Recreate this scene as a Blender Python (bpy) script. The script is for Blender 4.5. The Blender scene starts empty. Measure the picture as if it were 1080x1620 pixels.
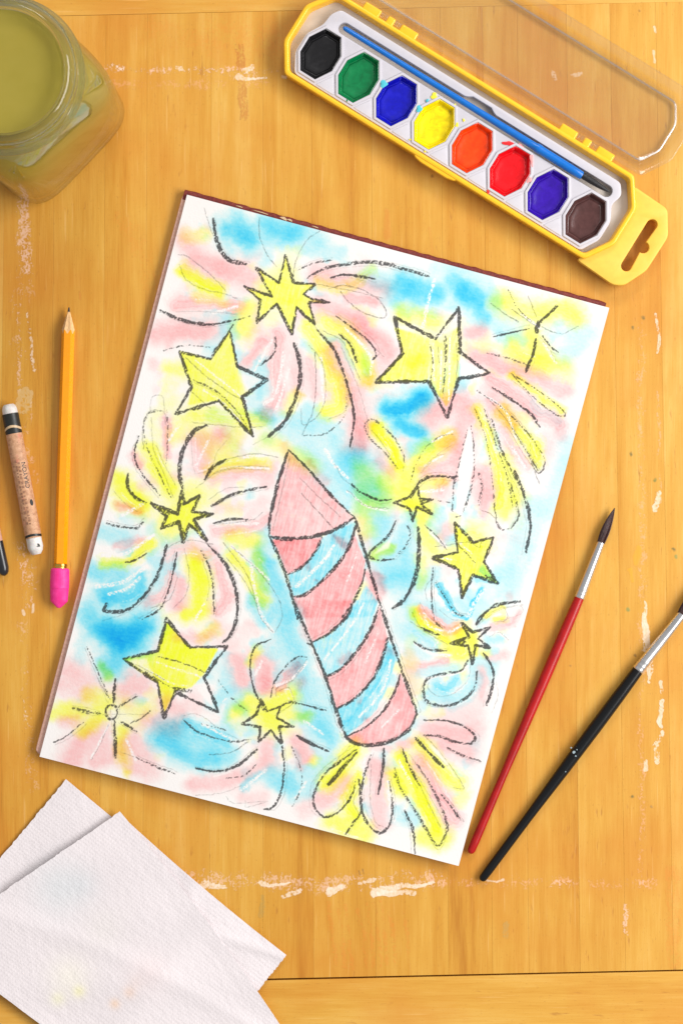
import bpy, bmesh, math, random
import numpy as np
from mathutils import Vector, Matrix
random.seed(4)
rng = np.random.RandomState(7)
S = bpy.context.scene
C = S.collection
MM = 0.001
K = 0.0003323            # metres on the table top per photograph pixel
H = 1.2                  # camera height

# ------------------------------------------------------------------ camera
cd = bpy.data.cameras.new("camera")
cd.sensor_fit = 'VERTICAL'
cd.angle_y = 2 * math.atan(810 * K / H)
cd.clip_start = 0.01
cd.clip_end = 50
cam = bpy.data.objects.new("camera", cd)
cam.location = (0, 0, H)
C.objects.link(cam)
S.camera = cam

# ------------------------------------------------------------------ light: room light and one big window on the right
w = bpy.data.worlds.new("World")
S.world = w
w.use_nodes = True
w.node_tree.nodes['Background'].inputs['Color'].default_value = (1.0, 0.985, 0.965, 1)
w.node_tree.nodes['Background'].inputs['Strength'].default_value = 0.42


def area(name, loc, target, sx, sy, power, col):
    l = bpy.data.lights.new(name, 'AREA')
    l.shape = 'RECTANGLE'
    l.size, l.size_y, l.energy, l.color = sx, sy, power, col
    o = bpy.data.objects.new(name, l)
    o.location = loc
    o.rotation_euler = (Vector(target) - Vector(loc)).to_track_quat('-Z', 'Y').to_euler()
    C.objects.link(o)


area("window_light", (1.20, 0.10, 1.10), (0, 0.04, 0), 1.5, 0.66, 36, (1.0, 0.985, 0.965))
area("far_fill_light", (0.25, 2.0, 1.7), (0, 0, 0), 0.8, 0.6, 19, (1.0, 0.98, 0.96))  # added fill lamp with no known source, for highlights on metal and glass
S.cycles.sample_clamp_direct = 5.0
S.view_settings.view_transform = 'Standard'
S.view_settings.look = 'None'
S.view_settings.exposure = 0.0


# ------------------------------------------------------------------ geometry helpers
def P(px, py, z=0.0):
    f = (H - z) / H
    return Vector(((px - 540) * K * f, (810 - py) * K * f, z))


def tag(o, label, cat, group=None):
    o['label'] = label
    o['category'] = cat
    if group:
        o['group'] = group
    return o


def thing(name, loc, label, cat, group=None):
    o = bpy.data.objects.new(name, None)
    o.empty_display_size = 0.01
    o.location = loc
    C.objects.link(o)
    return tag(o, label, cat, group)


def world_loc(o):
    v = Vector((0, 0, 0))
    while o is not None:
        v += o.location
        o = o.parent
    return v


def mk(name, verts, faces, mat, parent=None, smooth=True, sharp=35):
    base = world_loc(parent) if parent else Vector((0, 0, 0))
    me = bpy.data.meshes.new(name)
    me.from_pydata([tuple(Vector(v) - base) for v in verts], [], faces)
    me.validate()
    bm = bmesh.new()
    bm.from_mesh(me)
    bmesh.ops.recalc_face_normals(bm, faces=bm.faces)
    if smooth:
        for f in bm.faces:
            f.smooth = True
        for e in bm.edges:
            if len(e.link_faces) == 2 and e.calc_face_angle(0) > math.radians(sharp):
                e.smooth = False
    bm.to_mesh(me)
    bm.free()
    me.materials.append(mat)
    o = bpy.data.objects.new(name, me)
    C.objects.link(o)
    if parent:
        o.parent = parent
    return o


def loft(name, rings, mat, parent=None, caps=(True, True), smooth=True, sharp=35):
    n = len(rings[0])
    V, F = [], []
    for r in rings:
        V += [Vector(p) for p in r]
    for i in range(len(rings) - 1):
        for j in range(n):
            a, b = i * n + j, i * n + (j + 1) % n
            F.append((a, b, b + n, a + n))
    if caps[0]:
        F.append(tuple(range(n))[::-1])
    if caps[1]:
        F.append(tuple((len(rings) - 1) * n + j for j in range(n)))
    return mk(name, V, F, mat, parent, smooth, sharp)


def frame(p0, p1):
    d = (Vector(p1) - Vector(p0)).normalized()
    side = d.cross(Vector((0, 0, 1))).normalized()
    up = side.cross(d).normalized()
    return d, side, up


def lathe(name, p0, p1, prof, mat, parent=None, n=24, jitter=0.0, flat=1.0, caps=(True, True), phase=0.0, sharp=35):
    """prof: (t along p0->p1 in 0..1, radius m, optional vertical radius)"""
    p0, p1 = Vector(p0), Vector(p1)
    d, side, up = frame(p0, p1)
    rings = []
    jit = [1 + jitter * (random.random() - .5) for _ in range(n)]
    for q in prof:
        c = p0.lerp(p1, q[0])
        rh = q[1]
        rv = q[2] if len(q) > 2 else rh * flat
        rings.append([c + side * (math.cos(a) * rh * jit[j]) + up * (math.sin(a) * rv * jit[j])
                      for j, a in enumerate([2 * math.pi * k / n + phase for k in range(n)])])
    return loft(name, rings, mat, parent, caps, True, sharp)


def poly_inset(pts, d):
    """offset a counter-clockwise convex polygon inwards by d (2-D tuples)"""
    out = []
    n = len(pts)
    for i in range(n):
        a, b, c = Vector(pts[i - 1]), Vector(pts[i]), Vector(pts[(i + 1) % n])
        e1, e2 = (b - a).normalized(), (c - b).normalized()
        n1, n2 = Vector((-e1.y, e1.x)), Vector((-e2.y, e2.x))
        m = n1 + n2
        out.append(tuple(b + m * (d / max(.2, m.dot(n1)))))
    return out


def poly_round(pts, r, k=5):
    out = []
    n = len(pts)
    for i in range(n):
        a, b, c = Vector(pts[i - 1]), Vector(pts[i]), Vector(pts[(i + 1) % n])
        u, v = (a - b), (c - b)
        rr = min(r, u.length * .45, v.length * .45)
        s, e = b + u.normalized() * rr, b + v.normalized() * rr
        for q in range(k):
            t = q / (k - 1)
            out.append(tuple(s * (1 - t) ** 2 + b * (2 * t * (1 - t)) + e * t * t))
    return out


def plate(name, outer, holes, z0, z1, bev, mat, parent=None):
    """flat plate with holes, in world xy metres, edges rounded by bev"""
    cu = bpy.data.curves.new(name, 'CURVE')
    cu.dimensions = '2D'
    cu.fill_mode = 'BOTH'
    cu.extrude = (z1 - z0) / 2 - bev
    cu.bevel_depth = bev
    cu.bevel_resolution = 2
    cu.offset = -bev
    for pts in [outer] + list(holes):
        sp = cu.splines.new('POLY')
        sp.points.add(len(pts) - 1)
        for q, p in zip(sp.points, pts):
            q.co = (p[0], p[1], 0, 1)
        sp.use_cyclic_u = True
    tmp = bpy.data.objects.new("tmp", cu)
    C.objects.link(tmp)
    dg = bpy.context.evaluated_depsgraph_get()
    me = bpy.data.meshes.new_from_object(tmp.evaluated_get(dg))
    bpy.data.objects.remove(tmp)
    bpy.data.curves.remove(cu)
    vs = [Vector((v.co.x, v.co.y, v.co.z + (z0 + z1) / 2)) for v in me.vertices]
    fs = [tuple(p.vertices) for p in me.polygons]
    bpy.data.meshes.remove(me)
    # weld
    key, idx, nv = {}, [], []
    for v in vs:
        k = (round(v.x * 2e5), round(v.y * 2e5), round(v.z * 2e5))
        if k not in key:
            key[k] = len(nv)
            nv.append(v)
        idx.append(key[k])
    nf = []
    for f in fs:
        g = []
        for i in f:
            if idx[i] not in g:
                g.append(idx[i])
        if len(g) > 2:
            nf.append(tuple(g))
    return mk(name, nv, nf, mat, parent, True, 30)


# ------------------------------------------------------------------ material helpers
def srgb(r, g, b):
    f = lambda c: (c / 255 / 12.92) if c <= 10 else ((c / 255 + .055) / 1.055) ** 2.4
    return (f(r), f(g), f(b), 1)


class NT:
    def __init__(s, name):
        s.m = bpy.data.materials.new(name)
        s.m.use_nodes = True
        s.t = s.m.node_tree
        s.b = s.t.nodes['Principled BSDF']
        s.out = s.t.nodes['Material Output']

    def n(s, typ, **kw):
        o = s.t.nodes.new('ShaderNode' + typ)
        for k, v in kw.items():
            setattr(o, k, v)
        return o

    def l(s, a, b):
        s.t.links.new(a, b)

    def coord(s, scale=(1, 1, 1), src='Object', loc=(0, 0, 0), rot=(0, 0, 0)):
        if src == 'World':
            o = s.n('NewGeometry').outputs['Position']
        else:
            o = s.n('TexCoord').outputs[src]
        mp = s.n('Mapping')
        mp.inputs['Scale'].default_value = scale
        mp.inputs['Location'].default_value = loc
        mp.inputs['Rotation'].default_value = rot
        s.l(o, mp.inputs['Vector'])
        return mp.outputs['Vector']

    def noise(s, vec, scale=1, detail=4, rough=.5, w=None, dist=0):
        o = s.n('TexNoise')
        if w is not None:
            o.noise_dimensions = '4D'
            s.l(w, o.inputs['W'])
        o.inputs['Scale'].default_value = scale
        o.inputs['Detail'].default_value = detail
        o.inputs['Roughness'].default_value = rough
        o.inputs['Distortion'].default_value = dist
        s.l(vec, o.inputs['Vector'])
        return o.outputs['Fac']

    def ramp(s, fac, stops):
        o = s.n('ValToRGB')
        e = o.color_ramp.elements
        while len(e) < len(stops):
            e.new(.5)
        for q, (p, c) in zip(e, stops):
            q.position = p
            q.color = c if len(c) == 4 else (*c, 1)
        s.l(fac, o.inputs['Fac'])
        return o.outputs['Color']

    def mix(s, fac, a, b, mode='MIX'):
        o = s.n('Mix', data_type='RGBA', blend_type=mode)
        for val, k in ((fac, 0), (a, 6), (b, 7)):
            if isinstance(val, (int, float)):
                o.inputs[k].default_value = val
            elif isinstance(val, tuple):
                o.inputs[k].default_value = val
            else:
                s.l(val, o.inputs[k])
        return o.outputs[2]

    def math(s, op, a, b=0.0, clamp=False):
        o = s.n('Math', operation=op, use_clamp=clamp)
        for i, v in enumerate((a, b)):
            if isinstance(v, (int, float)):
                o.inputs[i].default_value = v
            else:
                s.l(v, o.inputs[i])
        return o.outputs[0]

    def bump(s, h, strength=.2, dist=.001):
        o = s.n('Bump')
        o.inputs['Strength'].default_value = strength
        o.inputs['Distance'].default_value = dist
        s.l(h, o.inputs['Height'])
        s.l(o.outputs['Normal'], s.b.inputs['Normal'])
        return o

    def set(s, **kw):
        for k, v in kw.items():
            k = k.replace('_', ' ')
            if isinstance(v, (int, float, tuple)):
                s.b.inputs[k].default_value = v
            else:
                s.l(v, s.b.inputs[k])
        return s


def plain(name, col, rough=.4, var=.06, scale=400, bump=.05, metal=0.0, coat=0.0, spec=.5, sss=0.0):
    """one-colour material with slight procedural mottling and relief"""
    t = NT(name)
    v = t.coord()
    nz = t.noise(v, scale, 4, .6)
    lo = tuple(max(0, c * (1 - var * 2)) for c in col[:3]) + (1,)
    hi = tuple(min(1, c * (1 + var)) for c in col[:3]) + (1,)
    c = t.ramp(nz, [(.3, lo), (.7, hi)])
    t.set(Base_Color=c, Roughness=rough, Metallic=metal, Specular_IOR_Level=spec, Coat_Weight=coat)
    r2 = t.noise(v, scale * .4, 3)
    t.l(t.ramp(r2, [(.3, (rough * .85,) * 3), (.7, (min(1, rough * 1.2),) * 3)]), t.b.inputs['Roughness'])
    if sss:
        t.b.inputs['Subsurface Weight'].default_value = sss
        t.b.inputs['Subsurface Radius'].default_value = (.002, .001, .0008)
    if bump:
        t.bump(t.noise(v, scale * 2.5, 3), bump, .0003)
    return t.m


def clear(name, tint=(.97, .97, .97, 1), rough=.04, add=.0):
    """thin clear plastic: fresnel mix of see-through and mirror"""
    t = NT(name)
    tr = t.n('BsdfTransparent')
    tr.inputs['Color'].default_value = tint
    gl = t.n('BsdfGlossy')
    gl.inputs['Roughness'].default_value = rough
    nz = t.noise(t.coord(), 160, 3)
    bm_ = t.n('Bump')
    bm_.inputs['Strength'].default_value = .06
    bm_.inputs['Distance'].default_value = .0006
    t.l(nz, bm_.inputs['Height'])
    t.l(bm_.outputs['Normal'], gl.inputs['Normal'])
    fr = t.n('LayerWeight')
    fr.inputs['Blend'].default_value = .5
    fac = t.math('ADD', t.math('MULTIPLY', t.math('POWER', fr.outputs['Facing'], 3.5), .7), .035 + add, True)
    mx = t.n('MixShader')
    t.l(fac, mx.inputs[0])
    t.l(tr.outputs[0], mx.inputs[1])
    t.l(gl.outputs[0], mx.inputs[2])
    t.l(mx.outputs[0], t.out.inputs['Surface'])
    return t.m


# ------------------------------------------------------------------ raster helpers for flat print (drawing, dried paint on the table)
def vnoise(h, wd, cell, seed, cy=None):
    """smooth value noise, h x wd, cell size in texels"""
    cy = cy or cell
    r = np.random.RandomState(seed)
    g = r.rand(int(h / cy) + 3, int(wd / cell) + 3)
    y = np.arange(h) / cy
    x = np.arange(wd) / cell
    yi, xi = y.astype(int), x.astype(int)
    fy, fx = y - yi, x - xi
    fy, fx = fy * fy * (3 - 2 * fy), fx * fx * (3 - 2 * fx)
    a = g[yi][:, xi] * (1 - fx) + g[yi][:, xi + 1] * fx
    b = g[yi + 1][:, xi] * (1 - fx) + g[yi + 1][:, xi + 1] * fx
    return a * (1 - fy[:, None]) + b * fy[:, None]


def fbm(h, wd, cell, seed, oct=4):
    o, a, tot = 0, 1.0, 0
    for k in range(oct):
        o = o + a * vnoise(h, wd, max(1.2, cell / 2 ** k), seed + k)
        tot += a
        a *= .55
    return o / tot


def smooth_line(pts, k=7):
    if len(pts) < 3:
        return pts
    p = [np.array(q, float) for q in pts]
    p = [2 * p[0] - p[1]] + p + [2 * p[-1] - p[-2]]
    out = []
    for i in range(1, len(p) - 2):
        for t in np.arange(k) / k:
            out.append(.5 * ((2 * p[i]) + (-p[i - 1] + p[i + 1]) * t + (2 * p[i - 1] - 5 * p[i] + 4 * p[i + 1] - p[i + 2]) * t * t
                             + (-p[i - 1] + 3 * p[i] - 3 * p[i + 1] + p[i + 2]) * t ** 3))
    out.append(p[-2])
    return [tuple(q) for q in out]


class Raster:
    """arrays indexed [row, col]; X, Y hold (possibly warped) coordinates of every texel"""
    def __init__(s, X, Y):
        s.X, s.Y = X, Y
        s.h, s.w = X.shape
        s.x0, s.y0 = X.mean(), Y.mean()

    def dist(s, pts, reach, to_tex):
        """distance field to the polyline within reach; returns (slice, d, t)"""
        tp = np.array([to_tex(*p) for p in pts])
        rr = reach * s.px + 14 * s.px
        c0, r0 = np.floor(tp.min(0) - rr).astype(int)
        c1, r1 = np.ceil(tp.max(0) + rr).astype(int)
        c0, r0, c1, r1 = max(c0, 0), max(r0, 0), min(c1, s.w), min(r1, s.h)
        if c1 <= c0 or r1 <= r0:
            return None
        sl = (slice(r0, r1), slice(c0, c1))
        X, Y = s.X[sl], s.Y[sl]
        best = np.full(X.shape, 1e9)
        T = np.zeros(X.shape)
        n = len(pts) - 1
        if n == 0:
            best = (X - pts[0][0]) ** 2 + (Y - pts[0][1]) ** 2
        for i in range(n):
            (ax, ay), (bx, by) = pts[i], pts[i + 1]
            dx, dy = bx - ax, by - ay
            L = dx * dx + dy * dy + 1e-9
            t = np.clip(((X - ax) * dx + (Y - ay) * dy) / L, 0, 1)
            d = (X - ax - t * dx) ** 2 + (Y - ay - t * dy) ** 2
            m = d < best
            best = np.where(m, d, best)
            T = np.where(m, (i + t) / n, T)
        return sl, np.sqrt(best), T

    def inside(s, pts, to_tex, pad=10):
        tp = np.array([to_tex(*p) for p in pts])
        c0, r0 = np.floor(tp.min(0) - pad * s.px).astype(int)
        c1, r1 = np.ceil(tp.max(0) + pad * s.px).astype(int)
        c0, r0, c1, r1 = max(c0, 0), max(r0, 0), min(c1, s.w), min(r1, s.h)
        sl = (slice(r0, r1), slice(c0, c1))
        X, Y = s.X[sl], s.Y[sl]
        m = np.zeros(X.shape, bool)
        n = len(pts)
        for i in range(n):
            (ax, ay), (bx, by) = pts[i], pts[(i + 1) % n]
            if ay == by:
                continue
            c = ((ay > Y) != (by > Y)) & (X < (bx - ax) * (Y - ay) / (by - ay) + ax)
            m ^= c
        return sl, m


def to_image(name, rgba):
    h, wd = rgba.shape[:2]
    im = bpy.data.images.new(name, wd, h, alpha=True, float_buffer=False)
    im.colorspace_settings.name = 'sRGB'
    im.alpha_mode = 'CHANNEL_PACKED'
    im.pixels.foreach_set(np.ascontiguousarray(rgba[::-1]).astype(np.float32).ravel())
    im.pack()
    return im


def blur(a, k):
    for _ in range(2):
        for ax in (0, 1):
            c = np.cumsum(np.concatenate([np.repeat(np.take(a, [0], ax), k + 1, ax), a, np.repeat(np.take(a, [-1], ax), k, ax)], ax), ax)
            n = a.shape[ax]
            a = (np.take(c, range(2 * k + 1, 2 * k + 1 + n), ax) - np.take(c, range(0, n), ax)) / (2 * k + 1)
    return a


#@@ TABLE
# ------------------------------------------------------------------ the table top: strips of wood, dried paint
def wear_map():
    """old dried paint, chalky tape residue, drips: RGBA over the table top, photo pixels -80..1160, -80..1700"""
    q = 1.3
    x0, y0, x1, y1 = -80, -80, 1160, 1700
    wd, h = int((x1 - x0) * q), int((y1 - y0) * q)
    X, Y = np.meshgrid(x0 + (np.arange(wd) + .5) / q, y0 + (np.arange(h) + .5) / q)
    n1, n2 = fbm(h, wd, 26, 11, 4) - .5, fbm(h, wd, 26, 31, 4) - .5
    R = Raster(X + n1 * 9, Y + n2 * 9)
    R.px = q
    tt = lambda x, y: ((x - x0) * q, (y - y0) * q)
    col = np.zeros((h, wd, 3))
    al = np.zeros((h, wd))
    rank = lambda a: np.clip((a - a.mean()) / (a.std() * 3.2) + .5, 0, 1)
    fine = rank(.6 * rank(fbm(h, wd, 2.6, 51, 2)) + .4 * rank(fbm(h, wd, 26, 55, 3)))
    coarse = rank(vnoise(h, wd, 3.5, 61, 9))

    def put(c, pts, r, a, grain=.0, r2=None, soft=.35):
        g = R.dist(pts, r + 8, tt)
        if g is None:
            return
        sl, d, T = g
        rr = r if r2 is None else r + (r2 - r) * T
        if grain > .3:
            soft = .9
        m = np.clip((rr - d) / (rr * soft + .3), 0, 1)
        if grain:
            nz = .68 * fine[sl] + .32 * coarse[sl]
            m = np.clip((np.minimum(m, .75) * .6 + nz - .36 - grain) * (4.2 - 3.4 * grain), 0, 1) * np.clip(m * 3, 0, 1)
        m = m * a * (.58 + .40 * fine[sl]) * .82
        A = al[sl]
        na = m + A * (1 - m)
        c = np.array(c) / 255.
        col[sl] = np.where(na[..., None] > 1e-4, (c * m[..., None] + col[sl] * (A * (1 - m))[..., None]) / np.maximum(na, 1e-4)[..., None], 0)
        al[sl] = na

    chalk, white, pink = (234, 196, 176), (240, 224, 204), (234, 176, 146)
    amber = (214, 118, 30)
    # darker worn zones and orange drips
    put(amber, [(260, 430), (280, 520)], 20, .25, .25)
    put(amber, [(372, 60), (392, 62)], 60, .16, .3)
    put(amber, [(240, 50), (430, 60)], 34, .2, .45)
    put(amber, [(195, 345), (230, 400), (250, 500)], 20, .2, .35)
    for k in range(6):
        put((178, 96, 34), [(372 + k * 2.4, 70 + k % 2 * 3), (380 + k * 2.2, 190 - k % 3 * 3)], 1.5, .6, .2)
    put((206, 128, 40), [(613, 335), (612, 372)], 5, .75, .0, 8)
    put((206, 128, 40), [(680, 360), (681, 400)], 3, .4)
    put((200, 120, 40), [(128, 462), (127, 473)], 1, .7, 0, 3)
    for k in range(9):
        xx = 520 + k * 14 + random.uniform(-5, 5)
        put(amber, [(xx, 1425 + random.uniform(0, 20)), (xx + 8, 1475), (xx + 12, 1530)], 5, .35, .35)
    put(amber, [(1062, 1380), (1066, 1520)], 14, .3, .3)
    put(amber, [(860, 40), (940, 200)], 60, .12, .35)
    # tape residue: a frame of chalky bands
    put(chalk, [(33, 325), (40, 400), (40, 430)], 13, .75, .42)
    put(chalk, [(38, 440), (30, 560)], 26, .5, .62)
    put(white, [(43, 495), (50, 545), (54, 585)], 4, .75, .35)
    put(chalk, [(30, 480), (32, 560), (30, 620)], 6, .6, .5)
    put((206, 178, 128), [(40, 622), (36, 644)], 13, .8, .1)
    put(chalk, [(48, 640), (40, 700), (60, 760)], 12, .5, .6)
    put(chalk, [(36, 870), (44, 900), (44, 945)], 19, .75, .5)
    put(white, [(37, 965), (37, 972)], 3, .7)
    put(white, [(54, 955), (54, 968)], 3, .7)
    put(chalk, [(36, 990), (46, 1140), (52, 1250)], 16, .5, .68)
    put(white, [(38, 1105), (47, 1150)], 3, .5, .4)
    put(pink, [(160, 135), (420, 130)], 12, .35, .5)
    put(chalk, [(165, 108), (300, 112), (440, 112)], 9, .8, .52)
    put(chalk, [(290, 114), (400, 122)], 10, .6, .6)
    put(white, [(170, 107), (215, 109)], 6, .75, .5)
    put(white, [(280, 108), (286, 109)], 5, .85, .1)
    put(white, [(376, 121), (385, 124), (420, 122)], 7, .95, .08, 1.5)
    put(white, [(386, 112), (398, 106)], 5, .9, .25)
    put(white, [(445, 122), (452, 123)], 3, .6)
    put(chalk, [(300, 1390), (500, 1398), (690, 1392)], 20, .62, .5)
    put(white, [(320, 1399), (360, 1404)], 8, .9, .2, 3)
    put(white, [(412, 1396), (425, 1400), (458, 1396)], 5, .95, .08, 1.5)
    put(white, [(445, 1420), (475, 1410)], 4, .8, .3)
    put(white, [(519, 1411), (545, 1403)], 7, .95, .12, 3)
    put(white, [(568, 1399), (590, 1392)], 3, .85, .12, 5)
    put(white, [(592, 1412), (625, 1404), (688, 1396)], 9, .97, .08, 2)
    put(white, [(600, 1414), (655, 1412)], 5, .9, .1)
    put((80, 60, 50), [(567, 1378), (570, 1384)], 1.4, .8)
    put((80, 60, 50), [(575, 1376), (577, 1382)], 1.4, .8)
    put(pink, [(690, 1394), (1030, 1398)], 14, .55, .6)
    put(white, [(768, 1393), (785, 1396), (798, 1391)], 2.4, .8)
    put(chalk, [(860, 1398), (905, 1400)], 8, .5, .55)
    put(pink, [(1012, 500), (1015, 900), (1014, 1400)], 10, .5, .56)
    put(pink, [(1040, 620), (1042, 800)], 4, .5, .5)
    put(white, [(1038, 497), (1040, 525), (1041, 557)], 2.8, .75, .2)
    put(white, [(1040, 782), (1035, 806)], 5, .8, .25)
    put(white, [(1018, 952), (1019, 985), (1022, 1028)], 2.5, .92, .1, 7)
    put(white, [(1027, 1045), (1026, 1078)], 6, .9, .15, 3.5)
    put(white, [(1046, 1078), (1046, 1094)], 2.6, .7, .2)
    put(white, [(1047, 1108), (1044, 1148)], 4.5, .92, .08)
    put(white, [(1045, 1158), (1036, 1180), (1037, 1206)], 5, .8, .3)
    put(white, [(1020, 1205), (1019, 1218)], 3.5, .7, .2)
    put(chalk, [(988, 1432), (989, 1478)], 5, .75, .4)
    put(white, [(873, 115), (876, 124)], 4, .6, .2)
    put(white, [(905, 119), (918, 116)], 3.5, .6, .2)
    put(white, [(1035, 40), (1036, 48)], 2.5, .7)
    put(white, [(1033, 82), (1034, 99)], 2.5, .6)
    put((240, 158, 24), [(1009, 868), (1005, 892)], 5, .85, 0, 5)
    put((240, 158, 24), [(996, 902), (998, 922)], 3.6, .85, 0, 3)
    put((110, 130, 90), [(415, 1420), (413, 1450)], 4, .3, .3)
    put((130, 150, 110), [(799, 1462), (800, 1480)], 6, .3, .3)
    g1, g2 = (30, 70, 42), (20, 130, 80)
    for (x, y, r, c) in [(1017, 503, 3, g1), (999, 520, 2.8, g1), (998.5, 716, 3, g1), (1034.6, 760, 2.4, (70, 110, 50)), (1065, 869, 3, g1),
                         (1068.5, 880.5, 3.8, g2), (991.5, 966, 3.4, g2), (1000, 1258, 2.2, g1), (1004, 1037, 2, (90, 60, 30)), (1030, 1276, 2.5, (140, 110, 70)),
                         (902, 1053, 1.8, (150, 100, 50)), (683, 278, 1.8, (110, 60, 20)), (1010, 17, 2, (120, 70, 30)), (300, 110, 1.5, white)]:
        put(c, [(x, y), (x + .3, y + 1)], r + .8, .9, 0, soft=.6)
    return to_image("table_wear", np.dstack([col, al])), (x0, y0, x1, y1)


WEAR, WBOX = wear_map()


def wood(name, along='Y'):
    t = NT(name)
    rnd = t.n('ObjectInfo').outputs['Random']
    wv = t.math('MULTIPLY', rnd, 37.0)
    sx = (1, .08, 1) if along == 'Y' else (.08, 1, 1)
    v = t.coord(sx, 'World')
    big = t.noise(v, 75, 5, .55, wv, .6)
    mid = t.noise(v, 330, 4, .6, wv)
    fin = t.noise(t.coord((1, .035, 1) if along == 'Y' else (.035, 1, 1), 'World'), 1500, 3, .6, wv)
    tone = t.math('ADD', t.math('MULTIPLY', big, .68), t.math('MULTIPLY', mid, .24))
    tone = t.math('ADD', tone, t.math('MULTIPLY', fin, .26))
    tone = t.math('SUBTRACT', t.math('ADD', tone, t.math('MULTIPLY', t.math('SUBTRACT', rnd, .5), .15)), .02)
    c = t.ramp(tone, [(.30, (.43, .155, .008)), (.45, (.585, .27, .026)), (.58, (.65, .335, .045)), (.76, (.72, .43, .095))])
    # short dark flecks and pores
    fl = t.noise(t.coord((1, .22, 1) if along == 'Y' else (.22, 1, 1), 'World'), 420, 2, .5, wv)
    flm = t.ramp(fl, [(.67, (0, 0, 0)), (.76, (1, 1, 1))])
    c = t.mix(t.math('MULTIPLY', flm, .5), c, (.36, .13, .02, 1))
    po = t.noise(t.coord((1, .3, 1) if along == 'Y' else (.3, 1, 1), 'World'), 1700, 2, .5)
    c = t.mix(t.ramp(po, [(.64, (0, 0, 0)), (.72, (.34,) * 3)]), c, (.30, .105, .012, 1))
    # cloudy wear, brushed along the grain and a little across it
    cl = t.noise(t.coord((1, 1, 1), 'World'), 14, 4, .6)
    c = t.mix(t.ramp(cl, [(.45, (0, 0, 0)), (.70, (.5,) * 3)]), c, (.585, .20, .014, 1))
    sc = t.noise(t.coord((.9, .03, 1) if along == 'Y' else (.03, .9, 1), 'World', rot=(0, 0, .04)), 900, 2, .4)
    scm = t.ramp(sc, [(.68, (0, 0, 0)), (.74, (.35,) * 3)])
    c = t.mix(scm, c, (.80, .48, .16, 1))
    # dried paint
    x0, y0, x1, y1 = WBOX
    ex, ey = (x1 - x0) * K, (y1 - y0) * K
    vec = t.coord((1 / ex, 1 / ey, 1), 'World', loc=((540 - x0) * K / ex, 1 - (810 - y0) * K / ey, 0))
    im = t.n('TexImage', extension='CLIP', interpolation='Cubic')
    im.image = WEAR
    t.l(vec, im.inputs['Vector'])
    c = t.mix(im.outputs['Alpha'], c, im.outputs['Color'])
    ro = t.math('ADD', t.math('MULTIPLY', mid, .2), .36)
    ro = t.math('ADD', ro, t.math('MULTIPLY', im.outputs['Alpha'], .2))
    t.set(Base_Color=c, Roughness=ro, Specular_IOR_Level=.5)
    hgt = t.math('ADD', t.math('MULTIPLY', fin, .5), t.math('MULTIPLY', im.outputs['Alpha'], .8))
    hgt = t.math('SUBTRACT', hgt, t.math('MULTIPLY', flm, .5))
    t.bump(hgt, .22, .0003)
    return t.m


WOOD_Y, WOOD_X = wood("wood_strip"), wood("wood_end_board", 'X')
BACKING = plain("dark_backing", srgb(70, 36, 12), .8)  # colour of the added light-blocking board under the planks


def board(name, quad, z0, mat, parent, ch=.00005):
    """quad: four xy corners (counter-clockwise) on the table plane"""
    q = [(p[0], p[1]) for p in quad]
    iq = poly_inset(q, ch)
    r0 = [Vector((x, y, z0)) for x, y in q]
    r1 = [Vector((x, y, -ch)) for x, y in q]
    r2 = [Vector((x, y, 0)) for x, y in iq]
    return loft(name, [r0, r1, r2], mat, parent, smooth=False)


table = thing("table", (0, 0, 0), "orange varnished wooden table top of narrow glued strips with old paint marks", "table")
seams = [-330, -245, -162, -80, 2, 82, 163, 230, 333, 416, 494, 590, 702, 770, 826, 905, 975, 1049, 1130, 1212, 1300, 1390]
TH = -.022


def seam_x(x, y):
    return x + (x - 416) * (y - 700) * .00003


def y_low(x):
    return 1550 - (x - 410) * 15 / 670.


def y_high(x):
    return 18 - (x - 410) * 15 / 670.


gap = .14
for i in range(len(seams) - 1):
    a, b = seams[i], seams[i + 1]
    qd = []
    for x, s_, yf, dy in ((a, gap, y_low, -1.4), (b, -gap, y_low, -1.4), (b, -gap, y_high, .2), (a, gap, y_high, .2)):
        yy = yf(x) + dy
        p = P(seam_x(x, yy) + s_ * .5, yy)
        qd.append((p.x, p.y))
    board("plank", qd, TH, WOOD_Y, table)
for nm, f0, d0, f1, d1 in (("end_board", y_low, 270, y_low, 1.4), ("end_board", y_high, -.2, y_high, -270)):
    qd = [P(x, f(x) + d) for x, f, d in ((-330, f0, d0), (1390, f0, d0), (1390, f1, d1), (-330, f1, d1))]
    board(nm, qd, TH, WOOD_X, table)
board("light_stop_board", [P(-325, 1790), P(1385, 1750), P(1385, -225), P(-325, -225)], -.03, BACKING, table).location.z = -.0225  # added unseen board, stops light leaking up through the plank gaps

#@@ PAD
# ------------------------------------------------------------------ the drawing
TLp, TRp, BLp = np.array((296., 308.)), np.array((963., 487.)), np.array((63., 1197.))
BRp = np.array((725., 1370.))


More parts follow.
